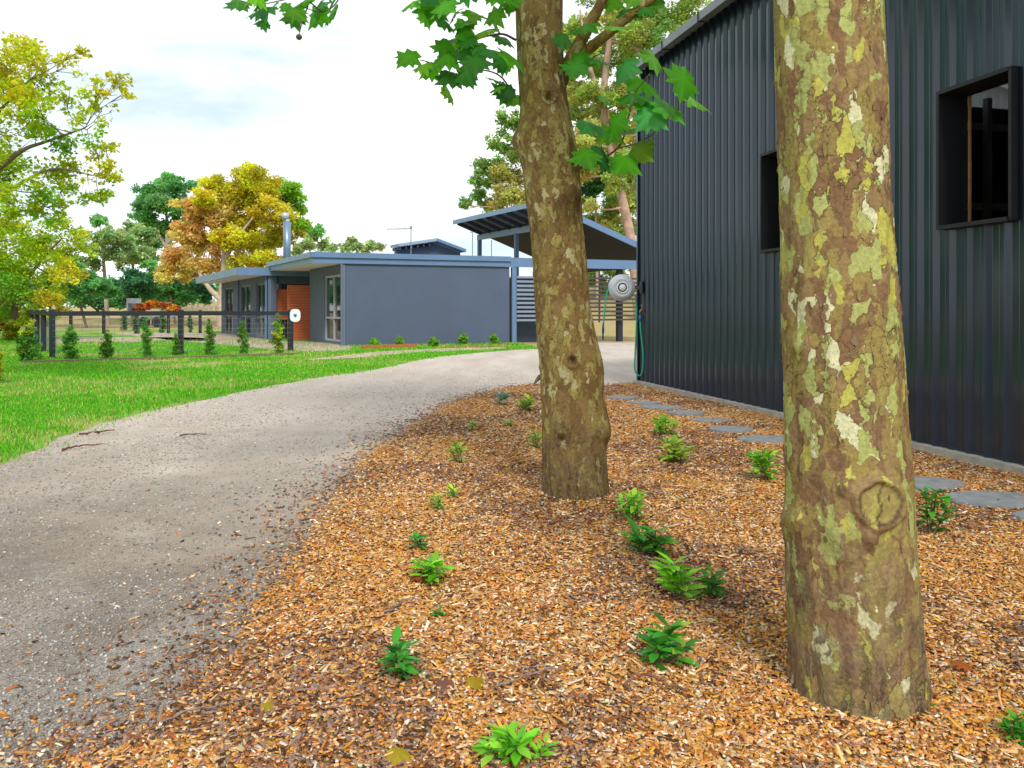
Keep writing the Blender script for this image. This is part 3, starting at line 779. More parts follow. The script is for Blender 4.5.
for (a, b) in WINS:
    w = MB(); t3 = lambda v: np.array((*(SH_W * v), 0)); n3 = lambda v: np.array((*(SH_N * v), 0))
    dep0, dep = -.085, .30
    w.box(P3(a - .012, dep0, WZ0 - .03), t3(.03), n3(dep), (0, 0, WZ1 - WZ0 + .06))
    w.box(P3(b - .018, dep0, WZ0 - .03), t3(.03), n3(dep), (0, 0, WZ1 - WZ0 + .06))
    w.box(P3(a + .018, dep0 - .004, WZ1), t3(b - a - .036), n3(dep), (0, 0, .034))
    fr = w.build('window_frame', M['frame_dark'], shed)
    w = MB(); w.box(P3(a + .018, dep0 - .015, WZ0 - .034), t3(b - a - .036), n3(dep), (0, 0, .034)); w.build('sill', M['frame_dark'], fr)
# inside framing seen through the openings
st = MB()
for t in (3.78, 6.88): pass
st.box(P3(6.918, .218, 1.2), t3(.018), n3(.02), (0, 0, 4.1)); st.build('stud', M['stud'], shed)
gi = MB()
for z in (4.72, 3.2, 1.7): gi.box(P3(.04, .1, z), t3(.06), n3(SWID - .2), (0, 0, .14))
gi.build('girt', M['whitepaint'], shed)
po = MB()
for n in (4.5, 5.6, 6.25, 6.9, 7.5, 8.1): po.box(P3(.12, n, .1), t3(.12), n3(.1), (0, 0, 5.2))
po.build('column', M['whitepaint'], shed)
# tap and its standpipe on the corner
tb = MB(); tx = lambda t, n, z: P3(t, n, z)
tb.tube([tx(.22, .0, 1.30), tx(.22, -.07, 1.30), tx(.22, -.09, 1.28), tx(.22, -.09, 1.22)], .013, 8); tb.tube([tx(.22, -.05, 1.30), tx(.22, -.05, 1.37)], .009, 8)
tb.tube([tx(.18, -.05, 1.375), tx(.26, -.05, 1.375)], .009, 6); tp_ = tb.build('tap', M['brass'], shed, smooth=True)

# hose reel on its wall bracket
RC = np.array((1.853, 13.52, 1.675))
reel = thing('hose_reel', RC, 'round pale grey hose reel on a bracket at the shed corner with green hose', 'hose reel')
def disc(m, c, prof_, n=36):            # lathe about the y axis: (radius, y)
    v = []; 
    for (r, y) in prof_:
        for i in range(n):
            a = 2*math.pi*i/n; v.append((c[0] + r*math.cos(a), c[1] + y, c[2] + r*math.sin(a)))
    k = len(prof_); f = [(i*n+j, (i+1)*n+j, (i+1)*n+(j+1) % n, i*n+(j+1) % n) for i in range(k-1) for j in range(n)]
    f += [tuple(range(n)), tuple(range((k-1)*n, k*n))[::-1]]
    m.add(v, f)
m = MB(); disc(m, RC, [(.02, -.10), (.10, -.10), (.13, -.115), (.165, -.115), (.175, -.10), (.205, -.085), (.225, -.05), (.228, .0), (.222, .05), (.2, .085), (.05, .1)])
m.build('housing', M['reel'], reel, smooth=True)
m = MB(); disc(m, RC, [(.002, -.128), (.05, -.126), (.06, -.112)]); disc(m, RC, [(.075, -.104), (.080, -.122), (.100, -.122), (.105, -.104)]); m.build('hub_cover', M['reel_light'], reel, smooth=True)
m = MB(); m.box(RC + (.20, -.03, -.03), (.15, 0, 0), (0, .08, 0), (0, 0, .07)); m.box(RC + (.315, -.06, -.09), (.025, 0, 0), (0, .14, 0), (0, 0, .2)); m.build('bracket', M['bracket'], reel)
m = MB(); m.box(RC + (-.225, -.05, -.02), (.07, 0, 0), (0, .09, 0), (0, 0, .09)); m.build('hose_guide', M['reel'], reel)
m = MB(); q = smooth_line([RC + (-.205, -.02, .0), RC + (-.255, -.02, -.10), RC + (-.29, -.02, -.4), RC + (-.312, -.02, -.62)], 6); m.tube(q, .0145, 8); m.build('hose', M['hose'], reel, smooth=True)
m = MB(); m.tube([RC + (-.312, -.02, -.61), RC + (-.316, -.02, -.72), RC + (-.318, -.02, -.78), RC + (-.318, -.02, -.88)], [.017, .022, .014, .012], 8); m.build('nozzle', M['hosehead'], reel, smooth=True)
tapb = P3(.22, -.09, 1.22)
m = MB(); q = smooth_line([RC + (.23, -.02, -.14), RC + (.25, -.03, -.5), RC + (.225, -.03, -1.1), RC + (.215, -.05, -1.36), RC + (.26, -.08, -1.47), RC + (.325, -.10, -1.43), np.array((RC[0] + .345, RC[1] - .11, .55)), tapb + (.01, -.03, -.3), tapb + (0, 0, -.06)], 7); m.tube(q, .0145, 8)
m.build('supply_hose', M['hose'], reel, smooth=True)
m = MB(); m.tube([tapb, tapb + (0, 0, -.12)], .021, 8); m.build('hose_fitting', M['bluefit'], reel, smooth=True)

# ------------------------------------------------------------------ house
U = np.array((.94, .342, 0)); V_ = np.array((-.484, .875, 0)); Z = np.array((0, 0, 1.0))
A = np.array((-6.02, 29.0, 0)); B = np.array((-10.58, 34.7, 0))
house = thing('house', (A[0], A[1], 0), 'low flat roofed blue grey rendered house across the driveway with a red timber entry', 'house')
NF = np.array((.342, -.94, 0)); NL = np.array((-.875, -.484, 0))       # outward from front walls / left walls
def wallbox(o, d, L, h, th, nrm, z0=0.0):
    m = MB(); m.box(o + Z*z0, d*L, -nrm*th, Z*h); return m
wallbox(A, U, 6.3, 2.98, .2, NF).build('front_wall', M['render'], house)
# left wall of the front wing: two piers, header and upstand round the tall window
def wallwin(o, d, L, h, nrm, wins, mat, name):
    m = MB(); cur = 0; th = .2
    for (a, b, z0, z1) in wins:
        m.box(o + d*cur, d*(a-cur), -nrm*th, Z*h); m.box(o + d*a, d*(b-a), -nrm*th, Z*z0); m.box(o + d*a + Z*z1, d*(b-a), -nrm*th, Z*(h-z1)); cur = b
    m.box(o + d*cur, d*(L-cur), -nrm*th, Z*h); m.build(name, mat, house)
    for (a, b, z0, z1) in wins:
        f = MB(); fw = .07; oo = o - nrm*.09
        f.box(oo + d*a + Z*z0, d*fw, nrm*.06, Z*(z1-z0)); f.box(oo + d*(b-fw) + Z*z0, d*fw, nrm*.06, Z*(z1-z0))
        f.box(oo + d*(a+fw) + Z*(z1-fw), d*(b-a-2*fw), nrm*.06, Z*fw); f.box(oo + d*(a+fw) + Z*z0, d*(b-a-2*fw), nrm*.06, Z*fw)
        f.box(oo + d*((a+b)/2-.03) + Z*(z0+fw), d*.06, nrm*.06, Z*(z1-z0-2*fw)); f.box(oo + d*(a+fw) + Z*(z0+.85) + nrm*.002, d*(b-a-2*fw), nrm*.064, Z*.07)
        fo = f.build('window', M['alum' if len(wins) == 1 else 'winframe'], house)
        p = MB(); p.box(oo + d*a + Z*z0 - nrm*.0, d*(b-a), -nrm*.02, Z*(z1-z0)); p.build('pane', M['glass'], fo)
        c = MB(); c.box(oo + d*a - nrm*.10 + Z*z0, d*((b-a)*.42), -nrm*.03, Z*(z1-z0))
wallwin(A + V_*.12 - NL*.0, V_, 4.7, 2.98, NL, [(.35, 2.7, .12, 2.62)], M['render_lit'], 'side_wall')
m = MB(); m.box(A + NL*.02 - V_*.02, U*-.12, V_*.16, Z*2.98); m.build('corner_post', M['render_lit'], house)
m = MB(); m.tube([A + NL*.16 + NF*.02 + Z*.02, A + NL*.16 + NF*.02 + Z*2.98], .045, 8); m.build('downpipe', M['render_lit'], house)
# front wing roof: soffit, stepped fascia
FC = A - U*1.15 + NF*.05
def slab_roof(c0, lu, lv, z0, thin, edge, name='roof'):
    m = MB(); m.box(c0 + Z*z0, U*lu, V_*lv, Z*.03); m.build('soffit', M['soffit'], house)
    m = MB(); m.box(c0 - V_*.04 - U*.04 + Z*(z0 - .02), U*(lu + .04), V_*.04, Z*.2); m.build('fascia', M['fascia'], house)
    m = MB(); m.box(c0 - V_*.12 - U*.12 + Z*(z0 + .182), U*(lu + .12), V_*.14, Z*.19); m.build('gutter', M['fascia'], house)
    m = MB(); m.box(c0 - U*.04 + Z*(z0 - .02), U*.04, V_*lv, Z*.2); m.build('fascia', M['fascia_lit'], house)
    m = MB(); m.box(c0 - U*.12 + V_*.02 + Z*(z0 + .182), U*.14, V_*lv, Z*.19); m.build('gutter', M['fascia_lit'], house)
    m = MB(); m.box(c0 + Z*(z0 + .2), U*lu, V_*lv, Z*.15); m.build(name, M['roof'], house)
slab_roof(FC, 7.45, 7.2, 3.0, 0, 0)
# left wing
NB = NF
wallwin(B, V_, 12.2, 2.8, NL, [(.5, 2.5, .1, 2.5), (3.9, 6.3, .1, 2.5), (8.6, 11.0, .1, 2.5)], M['render_lit'], 'side_wall')
m = MB(); m.box(B + U*.0 + V_*.02, U*.36, V_*.2, Z*2.8); m.build('front_wall', M['render'], house)
m = MB(); m.box(B + U*.34 + V_*.3 + Z*2.45, U*2.9, V_*.2, Z*.35); m.build('front_wall', M['render'], house)
m = MB(); m.box(B + U*.36 + V_*.38 + Z*2.22, U*2.2, V_*.05, Z*.23); m.build('clerestory_glass', M['glass'], house)
m = MB(); m.box(B + U*.36 + V_*.32 + Z*.9, U*2.2, V_*.1, Z*1.32); m.build('timber_panel', M['timber'], house)
m = MB(); m.box(B + U*.36 + V_*.32 + Z*.03, U*2.2, V_*.1, Z*.86); m.build('entry_glass', M['glass'], house)
dp = W(287.6, 340.7, 33.6); dp[2] = .03
m = MB(); m.box(dp, U*1.35, V_*.07, Z*2.32); dr = m.build('timber_door', M['timber'], house)
m = MB(); hx = dp + U*.95 - V_*.05; m.tube([hx + Z*.75, hx + Z*1.0 - V_*.05 + U*.04, hx + Z*1.2 - V_*.06 + U*.0, hx + Z*1.45], .02, 8); m.build('handle', M['alum'], dr)
m = MB(); q0 = A + V_*4.8; m.box(q0, U*2.0, V_*.2, Z*2.98); m.build('front_wall', M['render_lit'], house)
LC = B - U*1.18 + NF*.05
def left_roof():
    c0, lu, lv, z0 = LC, 4.4, 12.7, 2.82
    m = MB(); m.box(c0 + Z*z0, U*lu, V_*lv, Z*.03); m.build('soffit', M['soffit'], house)
    m = MB(); m.box(c0 - V_*.1 - U*.1 + Z*(z0 - .03), U*(lu + .1), V_*.1, Z*.34); m.build('fascia', M['fascia'], house)
    m = MB(); m.box(c0 - U*.1 + Z*(z0 - .03), U*.1, V_*lv, Z*.34); m.build('fascia', M['fascia_lit'], house)
    m = MB(); m.box(c0 + Z*(z0 + .05), U*lu, V_*lv, Z*.24); m.build('roof', M['roof'], house)
left_roof()
for t in (5.0, .15):
    m = MB(); e = B + V_*(6.75 if t > 1 else .12) + NL*.06; m.tube([e + Z*.05, e + Z*2.8], .045, 8); m.build('downpipe', M['fascia'], house)
# raised roof light above the flat roof
rp = lambda px, py, d: W(px, py, d)
m = MB(); a, b, c_ = rp(399, 246.5, 36), rp(437, 241, 36), rp(466, 252, 36); dv = V_*1.1
th = Z*.13
m.box(a, b - a, dv, th); m.build('raised_roof', M['fascia_lit'], house)
m = MB(); m.box(b + U*.01, c_ - b, dv, th); m.build('raised_roof', M['fascia'], house)
m = MB()
for i in range(6):
    s0 = a + (b - a) * (i + .4) / 6.5 + V_*.1
    m.bar(s0 - Z*.09, s0 - Z*.09 + V_*.95, .07, .14)
m.build('rafter', M['dark_rafter'], house)
m = MB(); m.add([a + V_*.6 - Z*.01, b + V_*.6 - Z*.01, c_ + V_*.6 - Z*.01, np.array((*(c_ + V_*.6)[:2], 3.2)), np.array((*(a + V_*.6)[:2], 3.2))], [(0, 4, 3, 2, 1)]); m.build('gable_infill', M['render'], house)
fl = rp(287, 258, 37); ft = rp(287, 222, 37)
m = MB(); m.tube([np.array((*fl[:2], 3.2)), ft], .17, 14); fo = m.build('flue', M['flue'], house, smooth=True)
m = MB(); m.tube([ft, ft + Z*.12], .12, 10); m.tube([ft + Z*.12 - U*.06, ft + Z*.40 - U*.10], [.15, .21], 12); m.build('cowl', M['alum'], fo, smooth=True)
an = rp(411, 247, 36); at_ = rp(411, 227.5, 36)
m = MB(); m.tube([np.array((*an[:2], 3.2)), at_], .022, 6); m.tube([at_ + (.05, 0, -.05), rp(386, 229, 35.5)], .02, 6)
for i in range(8):
    e = at_ + (rp(386, 229, 35.5) - at_) * (.2 + .1*i) - Z*.04; m.tube([e - (.0, .35, 0), e + (0, .35, .0)], .009, 5)
m.tube([at_ - (.02, 0, .06), at_ + (.02, 0, .06)], .05, 6)
m.build('antenna', M['wire'], house)
for px in (472.5, 491.5):
    b0 = rp(px, 250, 34.5); m = MB(); tpz = 232 if px < 480 else 240; m.tube([np.array((*b0[:2], 3.2)), rp(px, tpz, 34.5)], .022, 6)
    if px < 480: m.tube([rp(px - 1, 232, 34.5), rp(px - 2.3, 232.5, 34.5)], .03, 6)
    m.build('vent_pipe', M['wire'], house)
sheet('path', [tuple(p[:2]) for p in (B + U*.6 - V_*.0, A + V_*4.7 - U*.1, A + V_*.9 + NL*1.0, B - V_*3.0 + U*.4)], .018, M['paving'])

for q in DIRT: sheet('dirt_patch', q, .0145, M['dirt'])

# carport with skillion roof right of the house
PK = np.array((1.28, 31.5, 5.58)); slope = np.array((.94, .342, -.385)); slope_n = slope
cp = thing('carport', (A + U*6.35)[:3], 'blue grey carport with a tilted roof on exposed rafters between the house and the shed', 'carport')
RL, RV = 6.2, 8.5
m = MB(); m.box(PK, slope*RL, V_*RV, Z*.06); m.build('roof', M['roof'], cp)
m = MB(); m.box(PK - V_*.06 - Z*.16, slope*RL, V_*.06, Z*.25); m.build('rake_fascia', M['fascia'], cp)
m = MB(); m.box(PK - U*.05 - V_*.06 - Z*.12, U*.05, V_*(RV + .06), Z*.2); m.build('edge_fascia', M['fascia_lit'], cp)
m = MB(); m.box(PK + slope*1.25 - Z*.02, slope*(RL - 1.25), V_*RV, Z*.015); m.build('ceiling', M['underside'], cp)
for i in range(9):
    s0 = PK + V_*(.25 + i*.98) - Z*.09 + slope*.02
    m = MB(); m.bar(s0, s0 + slope*1.2, .09, .17); m.build('rafter', M['dark_rafter'], cp)
bm0 = PK + slope*1.18 - Z*.40
m = MB(); m.box(bm0, U*.1, V_*RV, Z*.26); m.build('beam', M['fascia_lit'], cp)
for tv in (8.3, 4.6, .1):
    pb = bm0 + V_*tv; m = MB(); m.box(np.array((pb[0], pb[1], 0)), U*.16, V_*.16, Z*(pb[2] + .01)); m.build('post', M['fascia'], cp)
E = A + U*6.32
m = MB(); m.box(E + NF*.06 + Z*2.98, U*7.0, -NF*.12, Z*.36); m.build('beam', M['fascia'], cp)
m = MB(); m.box(E + U*.08 + NF*.04, U*.18, -NF*.18, Z*2.97); m.build('post', M['fascia'], cp)
pr = W(621, 341, 33.0); m = MB(); m.box(np.array((pr[0] - .12, pr[1], 0)), U*.22, V_*.16, Z*2.97); m.build('post', M['charcoal_paint'], cp)
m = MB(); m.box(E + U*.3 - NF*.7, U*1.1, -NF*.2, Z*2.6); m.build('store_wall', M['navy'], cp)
sc = thing('slat_screen', tuple(E + U*.3), 'horizontal slat screen hung between posts under the carport beam', 'screen')
for i in range(11):
    z = .86 + i*.168
    m = MB(); m.box(E + U*.26 + NF*.08 + Z*z, U*1.25, -NF*.04, Z*.085); m.build('slat', M['slat'], sc)
    m = MB(); m.box(E + U*1.55 + NF*.03 + Z*(z + .01), U*4.6, -NF*.04, Z*.075); m.build('slat', M['slat_backlit'], sc)
for uu in (1.5, 3.85, 5.9):
    m = MB(); m.box(E + U*uu - NF*.02 + Z*.8, U*.06, -NF*.05, Z*2.1); m.build('upright', M['slat_backlit'], sc)

# garden edging and plants along the house front
eg = MB(); e0 = np.array((*G(362, 349.5), 0)); e1 = np.array((*G(416, 348), 0)); eg.bar(e0 + Z*.06, e1 + Z*.06, .08, .16)
tag(eg.build('garden_edging', M['edging'], None, base=tuple(e0)), 'rusty orange edging board of the garden bed along the house wall', 'edging')
e0 = np.array((*G(22, 364), 0)); e1 = np.array((*G(297, 355.5), 0)); eg = MB(); eg.bar(e0 + Z*.03, e1 + Z*.03, .10, .09)
tag(eg.build('lawn_edging', M['twig'], None, base=tuple(e0)), 'long low brown timber edging along the foot of the paddock fence shrubs', 'edging')
sheet('garden_bed', [G(362, 349), G(416, 347.6), G(510, 347.2), G(512, 343.5), G(420, 345), G(352, 346.8)], .012, M['mulch'])

# ------------------------------------------------------------------ small plants
LT = np.array([(0, 0, 0), (.25, -.11, .03), (.25, .11, .03), (.55, -.15, .03), (.55, .15, .03), (.82, -.08, -.02), (.82, .08, -.02), (1, 0, -.08), (.25, 0, -.015), (.55, 0, -.02), (.82, 0, -.05)], float)
LF = np.array([(0, 1, 8), (0, 8, 2), (1, 3, 9), (1, 9, 8), (8, 9, 4), (8, 4, 2), (3, 5, 10), (3, 10, 9), (9, 10, 6), (9, 6, 4), (5, 7, 10), (10, 7, 6)])
GREENS = {'dark': [(.05, .32, .03), (.09, .42, .035), (.035, .21, .04)], 'bright': [(.22, .62, .025), (.32, .68, .045), (.13, .48, .02)],
          'mid': [(.07, .36, .025), (.12, .44, .035), (.045, .25, .03)], 'yellow': [(.30, .54, .03), (.44, .58, .04), (.18, .42, .03)], 'blue': [(.18, .38, .26), (.28, .46, .36), (.12, .30, .20)]}
def plant(x, y, hp, wp, tone, label, seed, stems=4, whorl=9, name='young_shrub', cat='shrub', leafscale=1.0, group=None, minz=0.0):
    r_ = random.Random(seed); X, Y = G(x, y); h = hp / F * Y; w = wp / F * Y
    root = thing(name, (X, Y, minz), label, cat, group)
    sm = MB(); pos, nr, hd, sz, cc = [], [], [], [], []
    lx, ly, dr_ = r_.gauss(0, .16) * h, r_.gauss(0, .12) * h, r_.uniform(-.25, .55)
    ll = min(.125, max(.05, .46 * w)) * leafscale
    for k in range(stems):
        a = 2*math.pi*(k + r_.random()*.7)/stems; lean = (.10 + .30 * r_.random()) * w if k else .03*w
        hh = h * ((.62 + .3*r_.random()) if k else .92)
        p0 = np.array((X, Y, minz)); p2 = p0 + np.array((math.cos(a)*lean + lx, math.sin(a)*lean*.7 + ly, hh * .88)); p1 = (p0 + p2)/2 + np.array((math.cos(a)*lean*.15, 0, -.02*h))
        q = smooth_line([p0, p1, p2], 5); sm.tube(q, np.linspace(.0045, .002, len(q)) * (1 + h), 5)
        nl = int(whorl * (2.0 if hp > 30 else 2.6))
        for j in range(nl):
            u = j / nl; b = j * 2.4 + r_.random()*.5; s = .28 + .72 * u ** .55
            p = q[min(len(q)-1, int(s * (len(q)-1)))] + (p2 - p0) * .05 * u
            up = .15 + .75 * u * r_.random()
            d = np.array((math.cos(b), math.sin(b), up - .1 + dr_)); d /= np.linalg.norm(d)
            n_ = np.array((-math.cos(b)*up*.9, -math.sin(b)*up*.9, 1.0)) + np.array([r_.gauss(0, .2) for _ in range(3)])
            pos.append(p); nr.append(n_); hd.append(d); sz.append(ll * (.65 + .5*r_.random())); cc.append(GREENS[tone][r_.choice((0, 0, 1, 1, 2))] if r_.random() > .06 else (.38, .42, .05))
    sm.build('stem', M['twig'], root, smooth=True)
    sz = np.array(sz); v, f, c = bake(LT, LF, np.array(pos), frames(np.array(nr), np.array(hd)), np.column_stack([sz, sz*1.15, sz]), jitter_col(np.array(cc), len(cc), .14, .05))
    mesh_np('foliage', v, f, M['leaf_gloss'], root, col=c)
    return root
GP = 'young shrubs planted in the mulch bed'
PL = [(413, 688, 52, 52, 'dark', 'dark green young shrub nearest the gravel, at the lower left of the mulch bed', 4, 6),
      (512, 776, 50, 62, 'bright', 'bright lime green young shrub cut off by the bottom edge of the photo', 4, 9),
      (545, 770, 34, 36, 'bright', 'small lime green side sprout right beside the shrub at the bottom edge', 2, 6),
      (654, 676, 62, 58, 'dark', 'dark glossy young shrub left of the nearest trunk, lowest of its row', 4, 8),
      (683, 608, 54, 50, 'bright', 'bright green drooping young shrub midway along the row left of the nearest trunk', 4, 8),
      (713, 605, 40, 36, 'mid', 'small green shrub tucked right against the bright drooping shrub', 3, 7),
      (650, 562, 40, 48, 'mid', 'broad mid green young shrub second below the farther trunk foot', 4, 8),
      (637, 527, 38, 36, 'bright', 'upright light green young shrub just right of the farther trunk foot', 4, 7),
      (440, 624, 16, 26, 'dark', 'tiny dark green seedling above the lower left shrub', 2, 5),
      (426, 590, 34, 44, 'bright', 'flat topped yellow green shrub beside a reddish fallen leaf', 4, 7),
      (422, 556, 24, 26, 'dark', 'small bluish dark shrub just behind the flat topped yellow green one', 3, 6),
      (438, 516, 24, 20, 'bright', 'light green young shrub left of the farther trunk with a twin behind it', 3, 6),
      (452, 502, 16, 20, 'bright', 'small twin sprout behind the light green shrub left of the farther trunk', 2, 6),
      (462, 467, 28, 22, 'yellow', 'yellowing young shrub on the gravel side halfway up the bed edge', 3, 7),
      (471, 434, 15, 16, 'yellow', 'tiny yellow green shrub on the bed edge above the yellowing one', 2, 6),
      (499, 408, 18, 22, 'blue', 'silvery blue green seedling at the far tip of the bed beside the gravel', 3, 6),
      (526, 414, 19, 22, 'yellow', 'bushy yellow green shrub at the far tip of the bed left of the farther trunk', 4, 7),
      (509, 429, 11, 14, 'yellow', 'low sparse sprout in front of the bushy far tip shrub', 2, 5),
      (537, 452, 26, 20, 'yellow', 'yellow green shrub half hidden at the left side of the farther trunk', 3, 7),
      (665, 440, 28, 26, 'bright', 'upright shrub by the stepping stones, behind a yellower one', 4, 6),
      (676, 468, 32, 38, 'yellow', 'wide yellow green shrub in front of the stepping stones', 5, 7),
      (770, 486, 44, 34, 'bright', 'leafy green shrub close behind the left side of the nearest trunk', 5, 8),
      (929, 540, 62, 38, 'mid', 'tall dark stemmed green shrub emerging right of the nearest trunk', 4, 9),
      (1024, 756, 50, 36, 'mid', 'green shrub cut off by the right edge of the photo', 4, 8),
      (931, 724, 24, 12, 'yellow', 'thin green sprout at the right foot of the nearest trunk', 2, 3)]
for i, (x, y, h, w, t, lab, st_, wh) in enumerate(PL):
    plant(x, y, h, w, t, lab, 40 + i, st_, wh, group=GP)

# ------------------------------------------------------------------ bushes, crowns, far trees
QT = np.array([(0, 0, 0), (.5, -.32, .05), (1, 0, -.08), (.5, .32, .05)], float); QF = np.array([(0, 1, 2, 3)])
def clump_leaves(clumps, leaf, dens, sub=9, flat=.75, droop=0.0):
    """clumps: (centre xyz, radius, colour). leaf clusters spread through each clump's volume"""
    P, C, S = [], [], []
    for (c0, R, colr) in clumps:
        ns = max(4, int(sub))
        for k in range(ns):
            dv = rnd_dir(1)[0]; q = R * (.30 + .62 * rng.random()); cc = np.array(c0) + dv * q * np.array((1, 1, flat))
            sr = R * (.22 + .24 * rng.random()); n = int(dens * sr * sr * 32 / (leaf * leaf)) + 6
            p = rnd_dir(n) * (sr * rng.random(n) ** .45)[:, None] * np.array((1, 1, .72)); p = p + cc
            cj = np.clip(np.array(colr) * (1 + .16 * rng.normal()) * (1 + .07 * rng.normal(size=3)), .008, .9)
            P.append(p); C.append(jitter_col(np.repeat(cj[None], n, 0), n, .16, .05)); S.append(leaf * (.6 + .7 * rng.random(n)))
    P = np.concatenate(P); C = np.concatenate(C); S = np.concatenate(S); n = len(P)
    nr = rnd_dir(n); nr[:, 2] = np.abs(nr[:, 2]) + .3
    hd = rnd_dir(n); hd[:, 2] -= droop
    return bake(QT, QF, P, frames(nr, hd), np.repeat(S[:, None], 3, 1), C)

def tree(name, base, label, cat, clumps, leaf, dens, bark, trunk_r, forks, group=None, sub=15, flat=.75, seed=1, crown_name='crown', limb_k=1.0):
    """forks: list of (px points) trunks given as world polylines; each clump gets a limb"""
    root = thing(name, tuple(base), label, cat, group)
    r_ = random.Random(seed); tr = MB(); joints = []
    for pts, r0, r1 in forks:
        q = smooth_line(pts, 6); tr.tube(q, np.linspace(r0, r1, len(q)), 9); joints += [(p, r0 + (r1-r0)*i/len(q)) for i, p in enumerate(q) if i > len(q)*.35]
    lm = tr; J = np.array([j[0] for j in joints])
    for (c0, R, _) in clumps:
        c0 = np.array(c0); dd = np.linalg.norm(J - c0, axis=1) + np.maximum(0, J[:, 2] - c0[2]) * 2
        j = int(np.argmin(dd)); s, rs = joints[j]
        e = c0 + np.array((r_.gauss(0, .15), r_.gauss(0, .15), r_.gauss(0, .1))) * R
        mid = (s + e)/2 + np.array((r_.gauss(0, .06), r_.gauss(0, .06), -.06)) * np.linalg.norm(e - s)
        q = smooth_line([s, mid, e], 4); lm.tube(q, np.linspace(min(rs*.5, trunk_r*.2) * limb_k, trunk_r*.04, len(q)), 6)
        for b in range(3):
            e2 = e + rnd_dir(1)[0]*R*.7; lm.tube([q[-3], (q[-3]+e2)/2, e2], [trunk_r*.06, trunk_r*.04, trunk_r*.02], 4)
    lm.build('trunk', M[bark], root, smooth=True)
    v, f, c = clump_leaves(clumps, leaf, dens, sub, flat)
    mesh_np(crown_name, v, f, M['leaf'], root, col=c)
    return root
def CL(d, lst, jd=1.0):
    out = []
    for (x, y, r, col) in lst:
        dd = d + random.uniform(-1, 1) * jd; out.append((W(x, y, dd), r * 1.12 / F * dd, col))
    return out
YG, GO, GR, OR, YL = (.48, .62, .02), (.66, .60, .05), (.28, .54, .04), (.93, .64, .20), (.78, .70, .05)
LG = (.66, .65, .03)
# young autumn tree at the left edge of the photo
d = 13.5
lst = [(-8, 55, 42, LG), (22, 48, 28, LG), (48, 60, 24, LG), (8, 85, 36, LG), (38, 84, 28, YG), (66, 66, 15, LG), (80, 52, 9, LG), (95, 84, 16, LG), (115, 82, 15, LG), (128, 92, 8, LG), (75, 105, 24, YG), (100, 108, 14, YG), (40, 118, 32, YG), (5, 125, 36, YG), (65, 135, 28, GR), (90, 128, 18, YG), (110, 148, 9, LG), (96, 150, 10, YG),
       (20, 158, 34, YG), (60, 165, 28, YG), (92, 172, 22, LG), (110, 170, 13, LG), (118, 178, 8, LG), (40, 190, 30, GR), (80, 192, 22, YG), (5, 195, 32, YG), (100, 196, 12, YG), (-30, 90, 45, LG), (-45, 150, 50, YG), (-30, 200, 40, YG), (15, 218, 18, YG), (40, 214, 18, GR), (62, 208, 14, YG), (0, 60, 30, LG), (0, 150, 30, GR), (30, 100, 26, YG), (-10, 180, 36, YG), (12, 236, 18, YG), (-70, 60, 50, LG), (-80, 120, 55, YG), (-60, 10, 40, LG)]
X0 = W(-75, 310, d)[0]
tree('autumn_tree', (X0, d, 0), 'airy yellow green autumn tree with scattered leaves reaching in from the left edge', 'tree', CL(d, lst, .9),   .08, .30, 'twig', .12,
     [([(X0, d, -.1), W(-72, 300, d), W(-66, 220, d), W(-50, 130, d), W(-40, 40, d)], .13, .03), ([W(-66, 220, d), W(-20, 185, d), W(20, 152, d), W(45, 142, d), W(85, 128, d-.3)], .06, .012), ([W(-60, 170, d), W(-10, 120, d), W(30, 80, d)], .05, .012), ([W(-66, 220, d), W(-10, 200, d), W(50, 170, d), W(96, 176, d+.3)], .05, .01)], sub=7, seed=3)
# lower bushy yellow tree behind it
d = 34
lst = [(30, 318, 16, YG), (5, 316, 20, GR), (-20, 310, 24, YG), (60, 312, 9, GO), (62, 230, 22, YG), (77, 250, 18, YG), (50, 250, 24, YG), (28, 262, 28, YG), (68, 274, 20, YL), (40, 282, 24, YG), (8, 250, 30, YG), (10, 284, 30, GR), (-15, 265, 34, YG), (52, 298, 14, GO), (22, 302, 16, YG), (84, 236, 10, YL), (5, 225, 22, YG), (-40, 240, 30, YG), (-40, 290, 30, GR), (36, 236, 22, YG)]
B0 = W(15, 310, d); B0[2] = 0
tree('yellow_tree', tuple(B0), 'dense olive yellow tree behind the fence corner, below the airy autumn tree', 'tree', CL(d, lst, 1.6), .13, .26, 'twig', .16, [([(B0[0], d, -.1), W(15, 300, d), W(20, 262, d), W(28, 235, d)], .16, .05), ([W(16, 295, d), W(40, 262, d), W(62, 238, d)], .09, .03), ([W(16, 295, d), W(-10, 262, d)], .08, .03)], seed=4)
